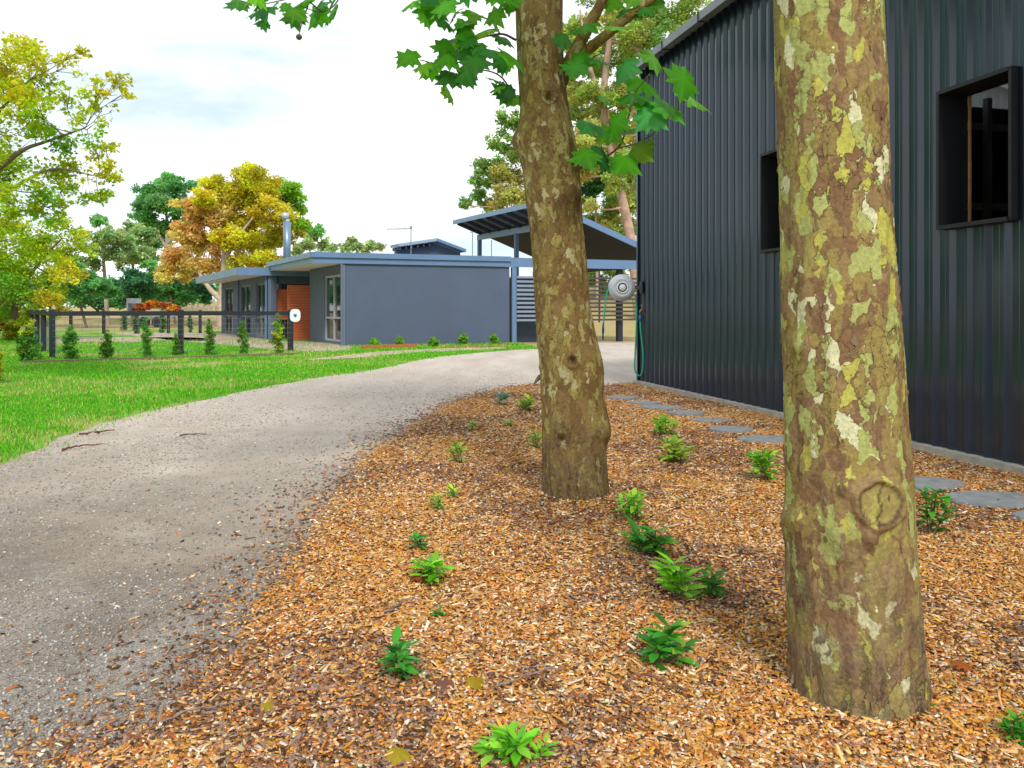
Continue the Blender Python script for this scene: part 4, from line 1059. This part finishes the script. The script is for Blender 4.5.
# big yellow-orange gum behind the house
d = 62
lst = [(215, 190, 20, YL), (240, 182, 22, GO), (262, 180, 22, YL), (285, 192, 20, GR), (196, 212, 22, OR), (222, 212, 24, OR), (250, 208, 26, GO), (278, 214, 24, GO), (296, 206, 14, GR), (188, 236, 18, OR), (180, 258, 20, OR), (205, 244, 20, OR), (236, 240, 22, YL), (262, 240, 24, GO), (286, 238, 18, GO), (172, 272, 16, OR), (194, 268, 18, OR), (250, 262, 22, GO), (275, 262, 18, GO), (222, 266, 18, OR), (203, 198, 14, YL), (240, 196, 18, OR), (300, 224, 10, GR), (228, 224, 16, GO), (250, 174, 12, GO)]
zb = max(0, hill_z(W(218, 310, d)[0], d))
bs = W(220, 310, d); bs[2] = zb
tree('gum_tree', tuple(bs), 'big gum with a domed orange and yellow crown behind the left wing of house', 'tree', CL(d, lst, 2.5), .26, .95, 'gum_bark', .5,
     [([(bs[0], d, zb - .3), W(222, 290, d), W(224, 262, d), W(226, 235, d), W(231, 205, d)], .34, .08), ([W(222, 300, d), W(209, 288, d), W(196, 268, d)], .28, .10), ([W(224, 262, d), W(236, 240, d), W(255, 215, d)], .2, .06), ([W(225, 250, d), W(214, 230, d), W(208, 210, d)], .18, .05), ([(bs[0] + 1, d, zb - .3), W(250, 275, d), W(262, 240, d), W(275, 215, d)], .25, .06)], group=None, sub=16, flat=.66, seed=6)
d = 80
E1, E2, E3 = (.15, .42, .12), (.25, .56, .16), (.40, .56, .22)
lst = [(165, 184, 15, E2), (150, 192, 14, E1), (182, 190, 15, E1), (145, 208, 13, E1), (165, 204, 16, E2), (186, 208, 14, E1), (140, 214, 9, E2), (152, 222, 14, E2), (176, 222, 14, E1), (160, 236, 13, E1), (150, 246, 10, E1), (185, 228, 10, E2), (170, 178, 9, E2)]
def zg(px, d): return max(0, hill_z(W(px, 310, d)[0], d))
bs = W(166, 310, d); bs[2] = zg(166, d)
tree('eucalyptus', tuple(bs), 'tall rounded blue green eucalyptus standing left of the orange crowned gum', 'tree', CL(d, lst, 2), .30, .95, 'gum_bark', .4, [([(bs[0], d, bs[2] - .3), W(166, 270, d), W(167, 240, d), W(166, 200, d)], .36, .08), ([W(167, 250, d), W(155, 225, d), W(150, 205, d)], .16, .05), ([W(167, 245, d), W(178, 222, d), W(182, 200, d)], .16, .05)], sub=15, seed=7)
far = [('olive_gum', 108, 66, 'slim olive gum with a pale trunk showing above the paddock fence', [(108, 236, 14, E3), (94, 246, 13, E3), (122, 240, 13, E3), (100, 222, 10, E2), (116, 254, 12, E3), (90, 262, 12, E3)], 'gum_bark'),
       ('olive_gum', 134, 70, 'broad pale olive gum between the slim gum and the tall eucalyptus', [(128, 240, 14, E3), (142, 236, 14, E3), (136, 252, 14, E3), (150, 256, 13, E3), (124, 260, 12, E3), (152, 270, 12, E2), (132, 230, 10, E3)], 'gum_bark'),
       ('bush_tree', 88, 58, 'dark green bushy tree above the corner of the paddock fence', [(84, 282, 15, E1), (98, 288, 14, E1), (70, 288, 14, E1), (110, 292, 12, E1), (84, 298, 12, E1), (76, 270, 10, E2), (60, 262, 14, E2)], 'twig'),
       ('bush_tree', 132, 64, 'dark rounded bushy tree behind the orange heap', [(130, 280, 14, (.08, .25, .11)), (144, 284, 14, (.08, .25, .11)), (120, 288, 12, (.08, .25, .11)), (138, 295, 12, E1), (152, 292, 12, E1), (126, 298, 10, E1)], 'twig'),
       ('bush_tree', 176, 68, 'low dark green bushy tree under the orange crowned gum', [(165, 284, 12, E1), (178, 286, 12, (.08, .25, .11)), (192, 288, 12, E1), (204, 290, 11, (.08, .25, .11)), (170, 294, 10, E1), (186, 297, 9, E1), (158, 292, 10, E1)], 'twig'),
       ('distant_tree', 316, 95, 'distant grey green tree with a pointed top right of the flue', [(312, 236, 10, E3), (318, 230, 7, E2), (306, 246, 9, E3), (324, 246, 9, E3), (333, 248, 6, E3), (298, 250, 7, E3)], 'gum_bark'),
       ('distant_tree', 352, 100, 'distant small round crowned tree left of the antenna', [(352, 242, 7, E3), (346, 249, 6, E3), (358, 248, 6, E3)], 'gum_bark'),
       ('distant_tree', 374, 105, 'distant flat topped tree just left of the antenna boom', [(372, 246, 6, E3), (380, 247, 5, E3), (366, 250, 5, E3)], 'gum_bark'),
       ('bush_tree', 112, 74, 'wide dark bushy thicket far behind the paddock between the slim gum and the heap', [(60, 296, 12, E1), (80, 300, 12, E1), (100, 300, 12, (.08, .25, .11)), (118, 300, 12, E1), (140, 302, 10, E1), (160, 300, 10, E1), (178, 300, 9, E1), (192, 298, 8, E1), (40, 300, 12, E1), (205, 298, 8, E1)], 'twig'),
       ('bush_tree', -10, 60, 'dark tree at the far left edge behind the red shrub', [(-10, 270, 22, E1), (10, 284, 16, E1), (-30, 285, 20, E1), (20, 298, 12, E1)], 'twig'),
       ('bush_tree', 46, 62, 'mid green bushy tree low behind the fence corner post', [(46, 284, 15, E1), (34, 292, 13, E2), (58, 292, 13, E1), (46, 300, 10, E1), (62, 275, 12, E2)], 'twig'),
       ('distant_tree', 240, 92, 'dark tree just above the left wing roof under the orange crown', [(240, 284, 14, E1), (262, 286, 14, E1), (222, 290, 12, E1), (280, 280, 12, E2)], 'gum_bark')]
for i, (nm, px, d, lab, lst, bk) in enumerate(far):
    bs = W(px, 310, d); bs[2] = zg(px, d); top = min(lst, key=lambda q: q[1])
    tree(nm, tuple(bs), lab, 'tree', CL(d, lst, 2), .28 * d / 70, .95, bk, .26, [([(bs[0], d, bs[2] - .3), (W(px, 310, d) * .5 + W(top[0], top[1], d) * .5), W(top[0], top[1] + 4, d)], .20 if bk == 'gum_bark' else .10, .05)], group='trees beyond the paddock', sub=15, seed=20 + i)
# tall loose gums behind the carport
PG, PY, PB = (.42, .54, .11), (.58, .58, .16), (.29, .48, .12)
d = 58
lst = [(512, 120, 16, PB), (500, 145, 16, PB), (518, 150, 18, PG), (492, 168, 17, PB), (512, 175, 18, PY), (505, 196, 18, PY), (482, 180, 12, PB), (478, 196, 10, PB), (522, 200, 16, PY), (530, 225, 18, PG), (540, 120, 18, PG), (545, 160, 18, PY), (550, 195, 18, PG), (466, 204, 8, PB), (490, 206, 12, PG)]
bs = W(548, 310, d); bs[2] = zg(548, d)
tree('tall_gum', tuple(bs), 'gum tree with drooping green and yellow foliage just left of the farther plane trunk', 'tree', CL(d, lst, 2.5), .25, .8, 'gum_bark', .45, [([(bs[0], d, bs[2]-.3), W(546, 260, d), W(540, 200, d), W(535, 130, d)], .38, .1), ([W(544, 230, d), W(518, 205, d), W(498, 180, d)], .2, .05)], group='tall gums behind the carport', sub=15, seed=51)
d = 64
lst = [(600, 60, 24, PG), (625, 30, 24, PG), (650, 20, 26, PB), (590, 100, 24, PG), (585, 140, 22, PY), (640, 60, 24, PG), (610, 20, 20, PY), (575, 30, 18, PG), (600, -20, 30, PG), (650, -30, 30, PB), (665, 40, 22, PB), (690, 10, 26, PG), (700, -30, 28, PB), (560, 70, 18, PG), (618, 100, 18, PY), (580, 175, 16, PY), (600, 130, 14, PG), (630, 130, 18, PY), (625, 160, 16, PG), (595, 155, 16, PG), (645, 95, 18, PG), (640, 120, 16, PY), (585, 205, 14, PY), (612, 185, 13, PG), (575, 50, 20, PG), (580, 90, 20, PY), (632, 85, 18, PY)]
bs = W(640, 310, d); bs[2] = zg(640, d)
tree('tall_gum', tuple(bs), 'very tall gum with a leaning pinkish trunk between the farther plane and shed', 'tree', CL(d, lst, 3), .26, .8, 'pink_bark', .6, [([(bs[0], d, bs[2]-.3), W(634, 260, d), W(626, 215, d), W(614, 165, d), W(604, 110, d), W(610, 40, d), W(630, -30, d)], .48, .20), ([W(612, 150, d), W(640, 90, d), W(660, 30, d)], .28, .08), ([W(604, 110, d), W(588, 60, d), W(580, 10, d)], .26, .08), ([W(610, 40, d), W(680, 60, d), W(720, 30, d)], .2, .08)], group='tall gums behind the carport', sub=14, seed=52)
d = 72
lst = [(600, 185, 14, (.08, .24, .06)), (588, 190, 13, (.08, .24, .06)), (612, 195, 12, PB), (600, 172, 12, (.08, .24, .06)), (632, 170, 13, PG), (640, 150, 16, PY), (650, 120, 18, PG), (632, 205, 12, PY), (570, 220, 14, PG), (645, 190, 12, PG), (660, 90, 20, PG), (590, 222, 13, PG), (608, 226, 12, PY), (626, 232, 12, PG), (640, 225, 12, PY), (600, 246, 12, PB), (622, 252, 12, PB), (640, 250, 12, PG), (584, 244, 11, PB), (575, 200, 14, PG), (655, 215, 14, PG), (612, 150, 20, PY), (600, 178, 18, PG), (620, 200, 18, PY), (632, 178, 18, PG), (605, 214, 16, PG), (618, 226, 16, PY), (640, 204, 16, PG), (597, 120, 20, PY), (617, 120, 20, PG), (590, 150, 18, PG), (580, 120, 20, PG), (565, 95, 20, PY), (575, 160, 18, PG)]
bs = W(598, 310, d); bs[2] = zg(598, d)
tree('tall_gum', tuple(bs), 'slender pale stemmed gum with a rounded green crown right above the carport roof', 'tree', CL(d, lst, 3), .27, .75, 'gum_bark', .3, [([(bs[0], d, bs[2]-.3), W(597, 250, d), W(596, 215, d), W(592, 130, d)], .17, .08), ([W(597, 255, d), W(608, 225, d), W(606, 180, d)], .12, .05), ([W(597, 260, d), W(625, 210, d), W(640, 150, d)], .14, .06)], group='tall gums behind the carport', sub=15, seed=53)
d = 78
lst = [(x, 272 + 8 * ((i * 7) % 3) , 11, (PB, E1, PG, PY)[i % 4]) for i, x in enumerate(range(560, 668, 9))]
bs = W(610, 310, d); bs[2] = zg(610, d)
tree('bush_tree', tuple(bs), 'low mixed green thicket seen through the carport above the dry slope', 'tree', CL(d, lst, 2), .3, .8, 'twig', .2, [([(bs[0], d, bs[2] - .3), W(608, 285, d), W(612, 272, d)], .10, .05)], group='trees beyond the paddock', sub=12, seed=55)
# far wood line
def far_wood():
    cl = []
    for i in range(120):
        x = -140 + i * 3.0 + rng.normal() * 1.5; y = 165 + rng.random() * 40
        if -30 < x < -8 and rng.random() < .4: continue
        hgt = 5 + 4 * rng.random(); base = max(0, hill_z(x, y))
        for k in range(3): cl.append(((x + rng.normal() * 2, y, base + hgt * (.35 + .3 * k)), 2.6 + rng.random(), [E1, E2, E3, PG][rng.integers(4)]))
    v, f, c = clump_leaves(cl, .7, .3, 6)
    tag(mesh_np('far_wood', v, f, M['leaf'], col=c), 'distant line of dark green woodland on the horizon behind the house', 'woodland', kind='stuff')
far_wood()
def added_side_wood():  # added out of view: blocks sky so the shed pans reflect dark
    cl = []
    for (x, y, hgt) in [(-24, 27.5, 17), (-25, 21, 19), (-23, 14, 17), (-21, 7, 16), (-31, 33, 20), (-30, 16, 20), (-36, 42, 21), (-28, 9, 18), (-31, 24, 20), (-41, 48, 22)]:
        for k in range(15): cl.append(((x + rng.normal()*1.5, y + rng.normal()*1.6, hgt*(.08 + .9*k/14)), 2.0 + .9*rng.random(), [E1, E2, GR][rng.integers(3)]))
    v, f, c = clump_leaves(cl, .42, .32, 8)
    tag(mesh_np('added_side_wood', v, f, M['leaf'], col=c), 'unseen wood added beyond the left edge to darken reflections in the shed wall', 'woodland', kind='stuff')
added_side_wood()

def bush(name, x, y, hp, wp, cols, label, leaf, seed, cone=.6, group=None, cat='shrub', dens=1.0):
    X, Y = G(x, y); h = hp / F * Y; w = wp / F * Y; root = thing(name, (X, Y, 0), label, cat, group); r_ = random.Random(seed)
    st_ = MB(); cl = []
    n = 9
    for k in range(n):
        u = (k + .5) / n; rr = w / 2 * (1 - cone * u) * (.75 + .2*math.sin(u*3)); 
        for j in range(3 if u < .8 else 1):
            a = r_.random() * 6.28; cl.append(((X + math.cos(a)*rr*.5, Y + math.sin(a)*rr*.5, h * (.06 + .9 * u)), rr * .72 + .03, cols[r_.randrange(len(cols))]))
    for j in range(3): st_.tube([(X + r_.gauss(0, .02), Y, -.03), (X + r_.gauss(0, w*.08), Y + r_.gauss(0, w*.08), h*.5), (X + r_.gauss(0, w*.1), Y, h*.85)], [.012, .009, .004], 5)
    st_.build('stem', M['twig'], root)
    v, f, c = clump_leaves(cl, leaf, dens * .5, 6, .9); v = v[:]; mesh_np('foliage', v, f, M['leaf'], root, col=c)
BG1, BG2, BY = (.10, .34, .06), (.20, .46, .07), (.60, .64, .04)
GF = 'young hedge shrubs along the paddock fence'
bush('fence_shrub', 28, 362, 42, 24, [BG2, (.12, .26, .03), BY, BG1], 'rounded olive green shrub with a yellow top just left of the fence corner post', .05, 1, .35, GF)
bush('fence_shrub', 70, 360, 36, 18, [BG1, BG2], 'dark green column shrub just right of the fence corner post', .05, 2, .45, GF)
bush('fence_shrub', 107, 360, 32, 15, [BG2, (.10, .22, .03)], 'sparse light green shrub second right of the fence corner post', .045, 3, .55, GF, dens=.8)
bush('fence_shrub', 146, 359, 45, 13, [BG1, BG2], 'tall slim dark shrub midway between the corner post and the middle post', .045, 4, .5, GF)
bush('fence_shrub', 176, 356, 24, 9, [(.14, .24, .04), BG2], 'thin wispy shrub just left of the middle fence post', .04, 5, .5, GF, dens=.6)
bush('fence_shrub', 210, 356, 40, 12, [BG2, (.12, .28, .03)], 'slim bright green shrub first right of the middle fence post', .045, 6, .55, GF)
bush('fence_shrub', 243, 355, 36, 12, [BG2, (.12, .28, .03)], 'slim green shrub halfway between the middle post and the end post', .045, 7, .55, GF)
bush('fence_shrub', 278, 354, 42, 15, [BG2, (.20, .32, .03), BY], 'yellow green shrub just left of the fence end post in front of the timber entry', .045, 8, .6, GF)
bush('yellow_shrub', 12, 341, 20, 22, [BY, (.36, .38, .03)], 'bright yellow shrub at the left edge behind the fence side run', .07, 9, .3)
bush('yellow_shrub', -6, 385, 52, 16, [BY, (.26, .32, .03)], 'yellow shrub cut off by the left edge of the photo beside the lawn', .05, 10, .3)
bush('red_shrub', 2, 331, 34, 34, [(.34, .05, .03), (.42, .09, .05), (.25, .04, .03)], 'red leaved shrub at the left edge of the photo', .12, 11, .3)
for (x, y, h, w, lab, s) in [(374, 346, 7, 12, 'low leafy plant at the left end of the house garden bed above the rusty edging', 12), (400, 346.5, 10, 10, 'pointed small plant second from the left along the house wall', 13), (434, 347, 9, 12, 'round small plant in the middle of the house garden bed', 14),
                          (463, 345, 12, 12, 'tallest round plant along the house wall, second from its right end', 15), (494, 344.5, 11, 10, 'round small plant nearest the carport along the house wall', 16)]:
    bush('bed_plant', x, y, h, w, [(.30, .60, .06), (.22, .50, .05)], lab, .05, s, .4, 'small plants along the house wall')
for (x, y, h, w, lab, s) in [(124, 331, 22, 8, 'faint grey green sapling inside the paddock, leftmost', 17), (136, 334, 24, 9, 'grey green sapling inside the paddock left of the tall slim shrub', 18), (163, 333, 26, 9, 'tallest grey green sapling inside the paddock left of the middle post', 19), (190, 333, 20, 5, 'thin green sapling inside the paddock right of the middle post', 20)]:
    bush('paddock_sapling', x, y, h, w, [(.14, .26, .12), (.18, .30, .14)], lab, .07, s, .4, 'saplings inside the paddock')

# ------------------------------------------------------------------ fences
def fence(name, label, runs, ph, cat='fence', wires=True, rail=True, postw=.14, mat='charcoal_paint'):
    a0 = runs[0][0]; root = thing(name, (a0[0], a0[1], 0), label, cat)
    pts = set(); wr = MB()
    for (a, b, n) in runs:
        a, b = np.array((*a, 0)), np.array((*b, 0)); dr = (b - a)/np.linalg.norm(b - a); nn = np.array((-dr[1], dr[0], 0))
        for i in range(n + 1):
            p = a + (b - a)*i/n; key = tuple(np.round(p, 2))
            if key in pts: continue
            pts.add(key); m = MB(); m.box(p - dr*postw/2 - nn*postw/2 - Z*.1, dr*postw, nn*postw, Z*(ph + .1))
            m.add([p - dr*postw/2 - nn*postw/2 + Z*ph, p + dr*postw/2 - nn*postw/2 + Z*ph, p + dr*postw/2 + nn*postw/2 + Z*ph, p - dr*postw/2 + nn*postw/2 + Z*ph, p + Z*(ph + .03)], [(0, 1, 4), (1, 2, 4), (2, 3, 4), (3, 0, 4)])
            m.build('post', M[mat], root)
        if rail:
            m = MB(); m.bar(a + dr*postw/2 + Z*(ph - .10), b - dr*postw/2 + Z*(ph - .10), .12, .12); m.build('rail', M[mat], root)
        if wires:
            L = np.linalg.norm(b - a)
            for z in np.linspace(.12, ph - .25, 7): wr.bar(a - nn*.07 + Z*z, b - nn*.07 + Z*z, .006, .006)
            for k in range(int(L/.2)): wr.bar(a + dr*(.1 + k*.2) - nn*.076 + Z*.12, a + dr*(.1 + k*.2) - nn*.076 + Z*(ph - .25), .005, .005)
    if wires: wr.build('wire_mesh', M['wire'], root)
    return root
F0, F2 = (-12.3, 21.4), (-6.95, 25.1)
fence('paddock_fence', 'charcoal post and rail fence with wire mesh along the lawn in front of the house', [(F0, F2, 2), (F0, (-20.6, 34.0), 4)], 1.30)
fence('paddock_fence', 'farther charcoal post and rail fence across the back of the paddock', [((-25.5, 43), (-15.6, 44.5), 6)], 1.28, wires=False)
hp = MB()
hroot = None
pf = [W(px, 307 - i*1.1, 88) for i, px in enumerate((186, 192, 198, 204, 209, 214))]
hroot = thing('hill_fence', (pf[0][0], pf[0][1], max(0, hill_z(pf[0][0], pf[0][1]))), 'line of pale weathered fence posts climbing the dry slope beside the leaning gum', 'fence')
for p in pf:
    z = max(0, hill_z(p[0], p[1])); m = MB(); m.bar((p[0], p[1], z - .3), (p[0], p[1], z + 1.35), .16, .16); m.build('post', M['greypost'], hroot)
m = MB()
for hgt in (.6, 1.1):
    for a, b in zip(pf[:-1], pf[1:]): m.bar((a[0], a[1] - .1, max(0, hill_z(a[0], a[1])) + hgt), (b[0], b[1] - .1, max(0, hill_z(b[0], b[1])) + hgt), .015, .015)
m.build('wire', M['wire'], hroot)
# round white sign on the end post
sgc = np.array((*F2, 0)) + np.array((.17, -.09, 1.13))
sg = thing('round_sign', tuple(sgc), 'white rounded sign with a small dark blue emblem on the end post of the fence', 'sign')
m = MB(); k = [(math.copysign(abs(math.cos(a))**.7, math.cos(a))*.165, math.copysign(abs(math.sin(a))**.7, math.sin(a))*.20) for a in np.linspace(0, 2*math.pi, 28, endpoint=False)]
m.add([sgc + (x, 0, z) for x, z in k] + [sgc + (x, .02, z) for x, z in k], [tuple(range(28)), tuple(range(55, 27, -1))] + [(i, 28+i, 28+(i+1) % 28, (i+1) % 28) for i in range(28)]); m.build('plate', M['whitepaint'], sg)
m = MB(); shp = [(-.05, .02), (-.03, .05), (.0, .035), (.035, .055), (.055, .01), (.04, -.04), (.0, -.065), (-.035, -.035)]
m.add([sgc + (x, -.004, z) for x, z in shp] + [sgc + (x, -.001, z) for x, z in shp], [tuple(range(8)), tuple(range(15, 7, -1))] + [(i, 8+i, 8+(i+1) % 8, (i+1) % 8) for i in range(8)]); m.build('emblem', M['bluefit'], sg)

# trailer with a heap of orange brush
tc_ = W(156, 310, 60); tc_[2] = max(0, hill_z(tc_[0], 60))
tr = thing('trailer', tuple(tc_), 'grey flat trailer parked at the far side of the paddock under the orange heap', 'trailer')
m = MB(); m.box(tc_ + (-1.7, -.9, .82), (3.5, 0, 0), (0, 1.8, 0), (0, 0, .14)); m.build('tray', M['trailer'], tr)
m = MB(); m.box(tc_ + (-1.78, -.9, .96), (.08, 0, 0), (0, 1.8, 0), (0, 0, 1.2)); m.box(tc_ + (-1.7, -.9, 1.8), (1.0, 0, 0), (0, .06, 0), (0, 0, .36)); m.build('headboard', M['trailer'], tr)
for x in (-.5, .5):
    m = MB(); c0 = tc_ + (x, -.85, .40); q = [c0 + (0, y, 0) for y in (-.12, .12)]; m.tube(q, .40, 16); m.build('wheel', M['rubber'], tr)
cl = []
for i in range(16):
    u = i/15; cl.append((tc_ + np.array((-1.3 + 3.0*u, rng.normal()*.3, 1.12 + .75*math.sin(math.pi*min(1, .15 + u*.85))*(.55 + .45*rng.random()))), .34 + .12*rng.random(), [(.70, .25, .03), (.60, .17, .04), (.78, .34, .04), (.42, .10, .04)][rng.integers(4)]))
v, f, c = clump_leaves(cl, .13, 1.4, 7, .8)
tag(mesh_np('brush_heap', v, f, M['orange_heap'], None, base=tuple(tc_ + (0, 0, 1)), col=c), 'heap of orange brown cut brush piled on the far trailer', 'heap')

# ------------------------------------------------------------------ stepping stones, litter
SG = 'round stepping stones through the mulch bed'
for i, (x, y, w, lab) in enumerate([(622, 397.5, 34, 'farthest pale stepping stone, next to the farther trunk and the gravel'), (644, 402.5, 34, 'second farthest stepping stone, half sunk in mulch'), (661, 407, 42, 'third farthest stepping stone with a dark rim near the shed footing'), (686, 412.5, 36, 'fourth farthest stepping stone, behind the upright shrub'),
                                 (712, 420, 44, 'long pale stepping stone midway along the visible far row'), (731, 429, 46, 'stepping stone second nearest before the path passes behind the nearest trunk'), (764, 439, 56, 'stepping stone just left of the nearest trunk'),
                                 (925, 483, 80, 'stepping stone half hidden behind the right side of the nearest trunk'), (998, 499, 96, 'large grey stepping stone at the right edge under the shed wall'), (1046, 517, 60, 'small dark stepping stone corner cut off by the right edge')]):
    X, Y = G(x, y, .05); r0 = w/2/F*Y; rr = random.Random(i + 5); n = 26
    poly = []
    for k in range(n):
        a = 2*math.pi*k/n; q = r0*(1 + .05*math.sin(2*a + i) + .035*rr.uniform(-1, 1)); poly.append((X + q*math.cos(a), Y + q*.74*math.sin(a)))
    m = MB(); m.prism([(X + (p[0]-X)*1.0, Y + (p[1]-Y)*1.0) for p in poly], -.02, .052); inner = [(X + (p[0]-X)*.965, Y + (p[1]-Y)*.965) for p in poly]; m.prism(inner, .052, .058)
    tag(m.build('stepping_stone', M['paver'], None, base=(X, Y, 0)), lab, 'paver', SG)

def fallen(x, y, colr, size, lab, seed):
    X, Y = G(x, y, .04); r_ = random.Random(seed); a = r_.random()*6.28
    v, f, c = bake(PL_T*np.array((1, 1, 1.6)), PL_F, np.array([(X, Y, .058)]), frames(np.array([(r_.gauss(0, .25), -.25, 1.0)]), np.array([(math.cos(a), math.sin(a), 0)])), np.array([[size]*3]), np.array([colr]))
    tag(mesh_np('fallen_leaf', v, f, M['leaf'], None, base=(X, Y, .05), col=c), lab, 'leaf', 'fallen leaves on the mulch')
fallen(468, 690, (.50, .36, .03), .075, 'yellow fallen leaf beside the curled sticks in the middle of the bed', 1)
fallen(387, 757, (.55, .42, .03), .085, 'yellow fallen leaf at the lower left bottom of the bed', 2)
fallen(417, 584, (.36, .10, .04), .09, 'reddish brown fallen leaf under the flat topped yellow green shrub', 3)
fallen(966, 675, (.50, .16, .04), .07, 'orange fallen leaf right of the nearest trunk foot', 4)
fallen(452, 684, (.30, .14, .10), .08, 'brown curled fallen leaf left of the sticks in the bed', 5)
fallen(268, 706, (.50, .40, .03), .06, 'small yellow fallen leaf on the bed edge near the gravel', 6)
def stick(pts, r, mat, lab, name='stick', cat='stick', flatk=1.0):
    q = smooth_line([(*G(x, y, .05), z) for x, y, z in pts], 6); m = MB(); q = q + np.array([[random.gauss(0, r*.7), random.gauss(0, r*.7), random.gauss(0, r*.3)] for _ in q]); m.tube(q, np.linspace(r, r*.4, len(q)) * np.array([random.uniform(.35, .8) for _ in q]), 5)
    tag(m.build(name, M[mat], None, base=tuple(q[0]), smooth=True), lab, cat)
M['redbark'] = plain('reddish_bark_strip', (.17, .075, .045), .85, .4, 25)
M['greybark'] = plain('grey_stick', (.26, .20, .16), .9, .4, 25)
stick([(490, 688, .05), (515, 683, .06), (540, 676, .07), (566, 670, .06)], .008, 'greybark', 'grey stick lying across the middle of the mulch bed')
stick([(488, 680, .07), (492, 692, .09), (505, 698, .05), (530, 700, .04)], .010, 'redbark', 'curled dark bark piece beside the grey stick in the bed')
stick([(472, 640, .05), (485, 650, .06), (500, 660, .05)], .008, 'redbark', 'short reddish stick above the grey stick in the bed')
stick([(626, 692, .05), (635, 684, .08), (660, 688, .08), (690, 690, .05), (722, 682, .05)], .011, 'redbark', 'curved reddish bark strip below the dark glossy shrub', 'bark_strip', 'bark')
stick([(916, 514, .04), (950, 516, .06), (990, 512, .05)], .008, 'redbark', 'thin brown stick right of the tall dark stemmed shrub')
stick([(700, 512, .05), (735, 508, .06), (790, 501, .05)], .007, 'greybark', 'long pale stick lying left of the nearest trunk')
stick([(60, 447, .03), (80, 444, .03), (106, 441, .03)], .018, 'redbark', 'thin brown stick on the gravel near the lawn edge')
stick([(82, 432, .03), (100, 431, .04), (112, 428, .03)], .022, 'redbark', 'short brown branch at the lawn edge of the driveway')
stick([(180, 433, .03), (195, 432, .03), (208, 433, .03)], .014, 'redbark', 'small reddish twig on the gravel right of the lawn edge branch')
stick([(160, 722, .05), (200, 712, .06), (238, 702, .05)], .008, 'greybark', 'pale stick on the bed edge at the lower left')
stick([(385, 612, .05), (402, 603, .06), (420, 599, .05)], .010, 'greybark', 'grey bark sliver below the flat topped yellow green shrub')

# ------------------------------------------------------------------ sky, sun, camera
SUN_EL, SUN_AZ = math.radians(42), math.radians(166)       # azimuth clockwise from +Y: behind the camera, a little left
w = bpy.data.worlds.new('World'); SC.world = w; w.use_nodes = True
t = w.node_tree; t.nodes.clear()
out = t.nodes.new('ShaderNodeOutputWorld'); bg = t.nodes.new('ShaderNodeBackground'); bg.inputs[1].default_value = .10
sk = t.nodes.new('ShaderNodeTexSky'); sk.sky_type = 'NISHITA'; sk.sun_disc = False; sk.sun_elevation = SUN_EL; sk.sun_rotation = SUN_AZ
tc = t.nodes.new('ShaderNodeTexCoord'); mp = t.nodes.new('ShaderNodeMapping'); mp.inputs['Scale'].default_value = (1.1, 1.1, 3.4)
nz = t.nodes.new('ShaderNodeTexNoise'); nz.inputs['Scale'].default_value = 2.1; nz.inputs['Detail'].default_value = 7; nz.inputs['Roughness'].default_value = .52
rp_ = t.nodes.new('ShaderNodeValToRGB'); rp_.color_ramp.elements[0].position = .30; rp_.color_ramp.elements[0].color = (.80, .80, .80, 1); rp_.color_ramp.elements[1].position = .58; rp_.color_ramp.elements[1].color = (1, 1, 1, 1)
rc = t.nodes.new('ShaderNodeValToRGB'); rc.color_ramp.elements[0].position = .40; rc.color_ramp.elements[0].color = (.52, .61, .69, 1); rc.color_ramp.elements[1].position = .62; rc.color_ramp.elements[1].color = (1, 1, 1, 1)
sc_ = t.nodes.new('ShaderNodeVectorMath'); sc_.operation = 'SCALE'; sc_.inputs['Scale'].default_value = 8.2
mx = t.nodes.new('ShaderNodeMix'); mx.data_type = 'RGBA'
t.links.new(tc.outputs['Generated'], mp.inputs[0]); t.links.new(mp.outputs[0], nz.inputs['Vector']); t.links.new(nz.outputs[0], rp_.inputs[0]); t.links.new(nz.outputs[0], rc.inputs[0])
t.links.new(rc.outputs[0], sc_.inputs[0]); t.links.new(rp_.outputs[0], mx.inputs[0]); t.links.new(sk.outputs[0], mx.inputs[6]); t.links.new(sc_.outputs[0], mx.inputs[7])
t.links.new(mx.outputs[2], bg.inputs[0]); t.links.new(bg.outputs[0], out.inputs[0])
sl = bpy.data.lights.new('sun', 'SUN'); sl.energy = 1.5; sl.angle = math.radians(14); sl.color = (1, .95, .87)
so = bpy.data.objects.new('sun', sl); COL.objects.link(so)
dirv = Vector((math.sin(SUN_AZ)*math.cos(SUN_EL), math.cos(SUN_AZ)*math.cos(SUN_EL), math.sin(SUN_EL)))
so.rotation_euler = dirv.to_track_quat('Z', 'Y').to_euler(); so.location = (0, 0, 30)

cam = bpy.data.cameras.new('camera'); co = bpy.data.objects.new('camera', cam); COL.objects.link(co)
cam.sensor_width = 36; cam.lens = F / 1024 * 36; cam.shift_y = (HY - 384) / 1024; cam.clip_end = 2000; cam.clip_start = .05
co.location = (0, 0, H); co.rotation_euler = (math.radians(90), 0, 0); SC.camera = co
SC.view_settings.view_transform = 'Standard'; SC.view_settings.look = 'None'; SC.view_settings.exposure = .92; SC.view_settings.gamma = 1
SC.cycles.max_bounces = 8; SC.cycles.transparent_max_bounces = 4
SC.render.resolution_x, SC.render.resolution_y = 1024, 768
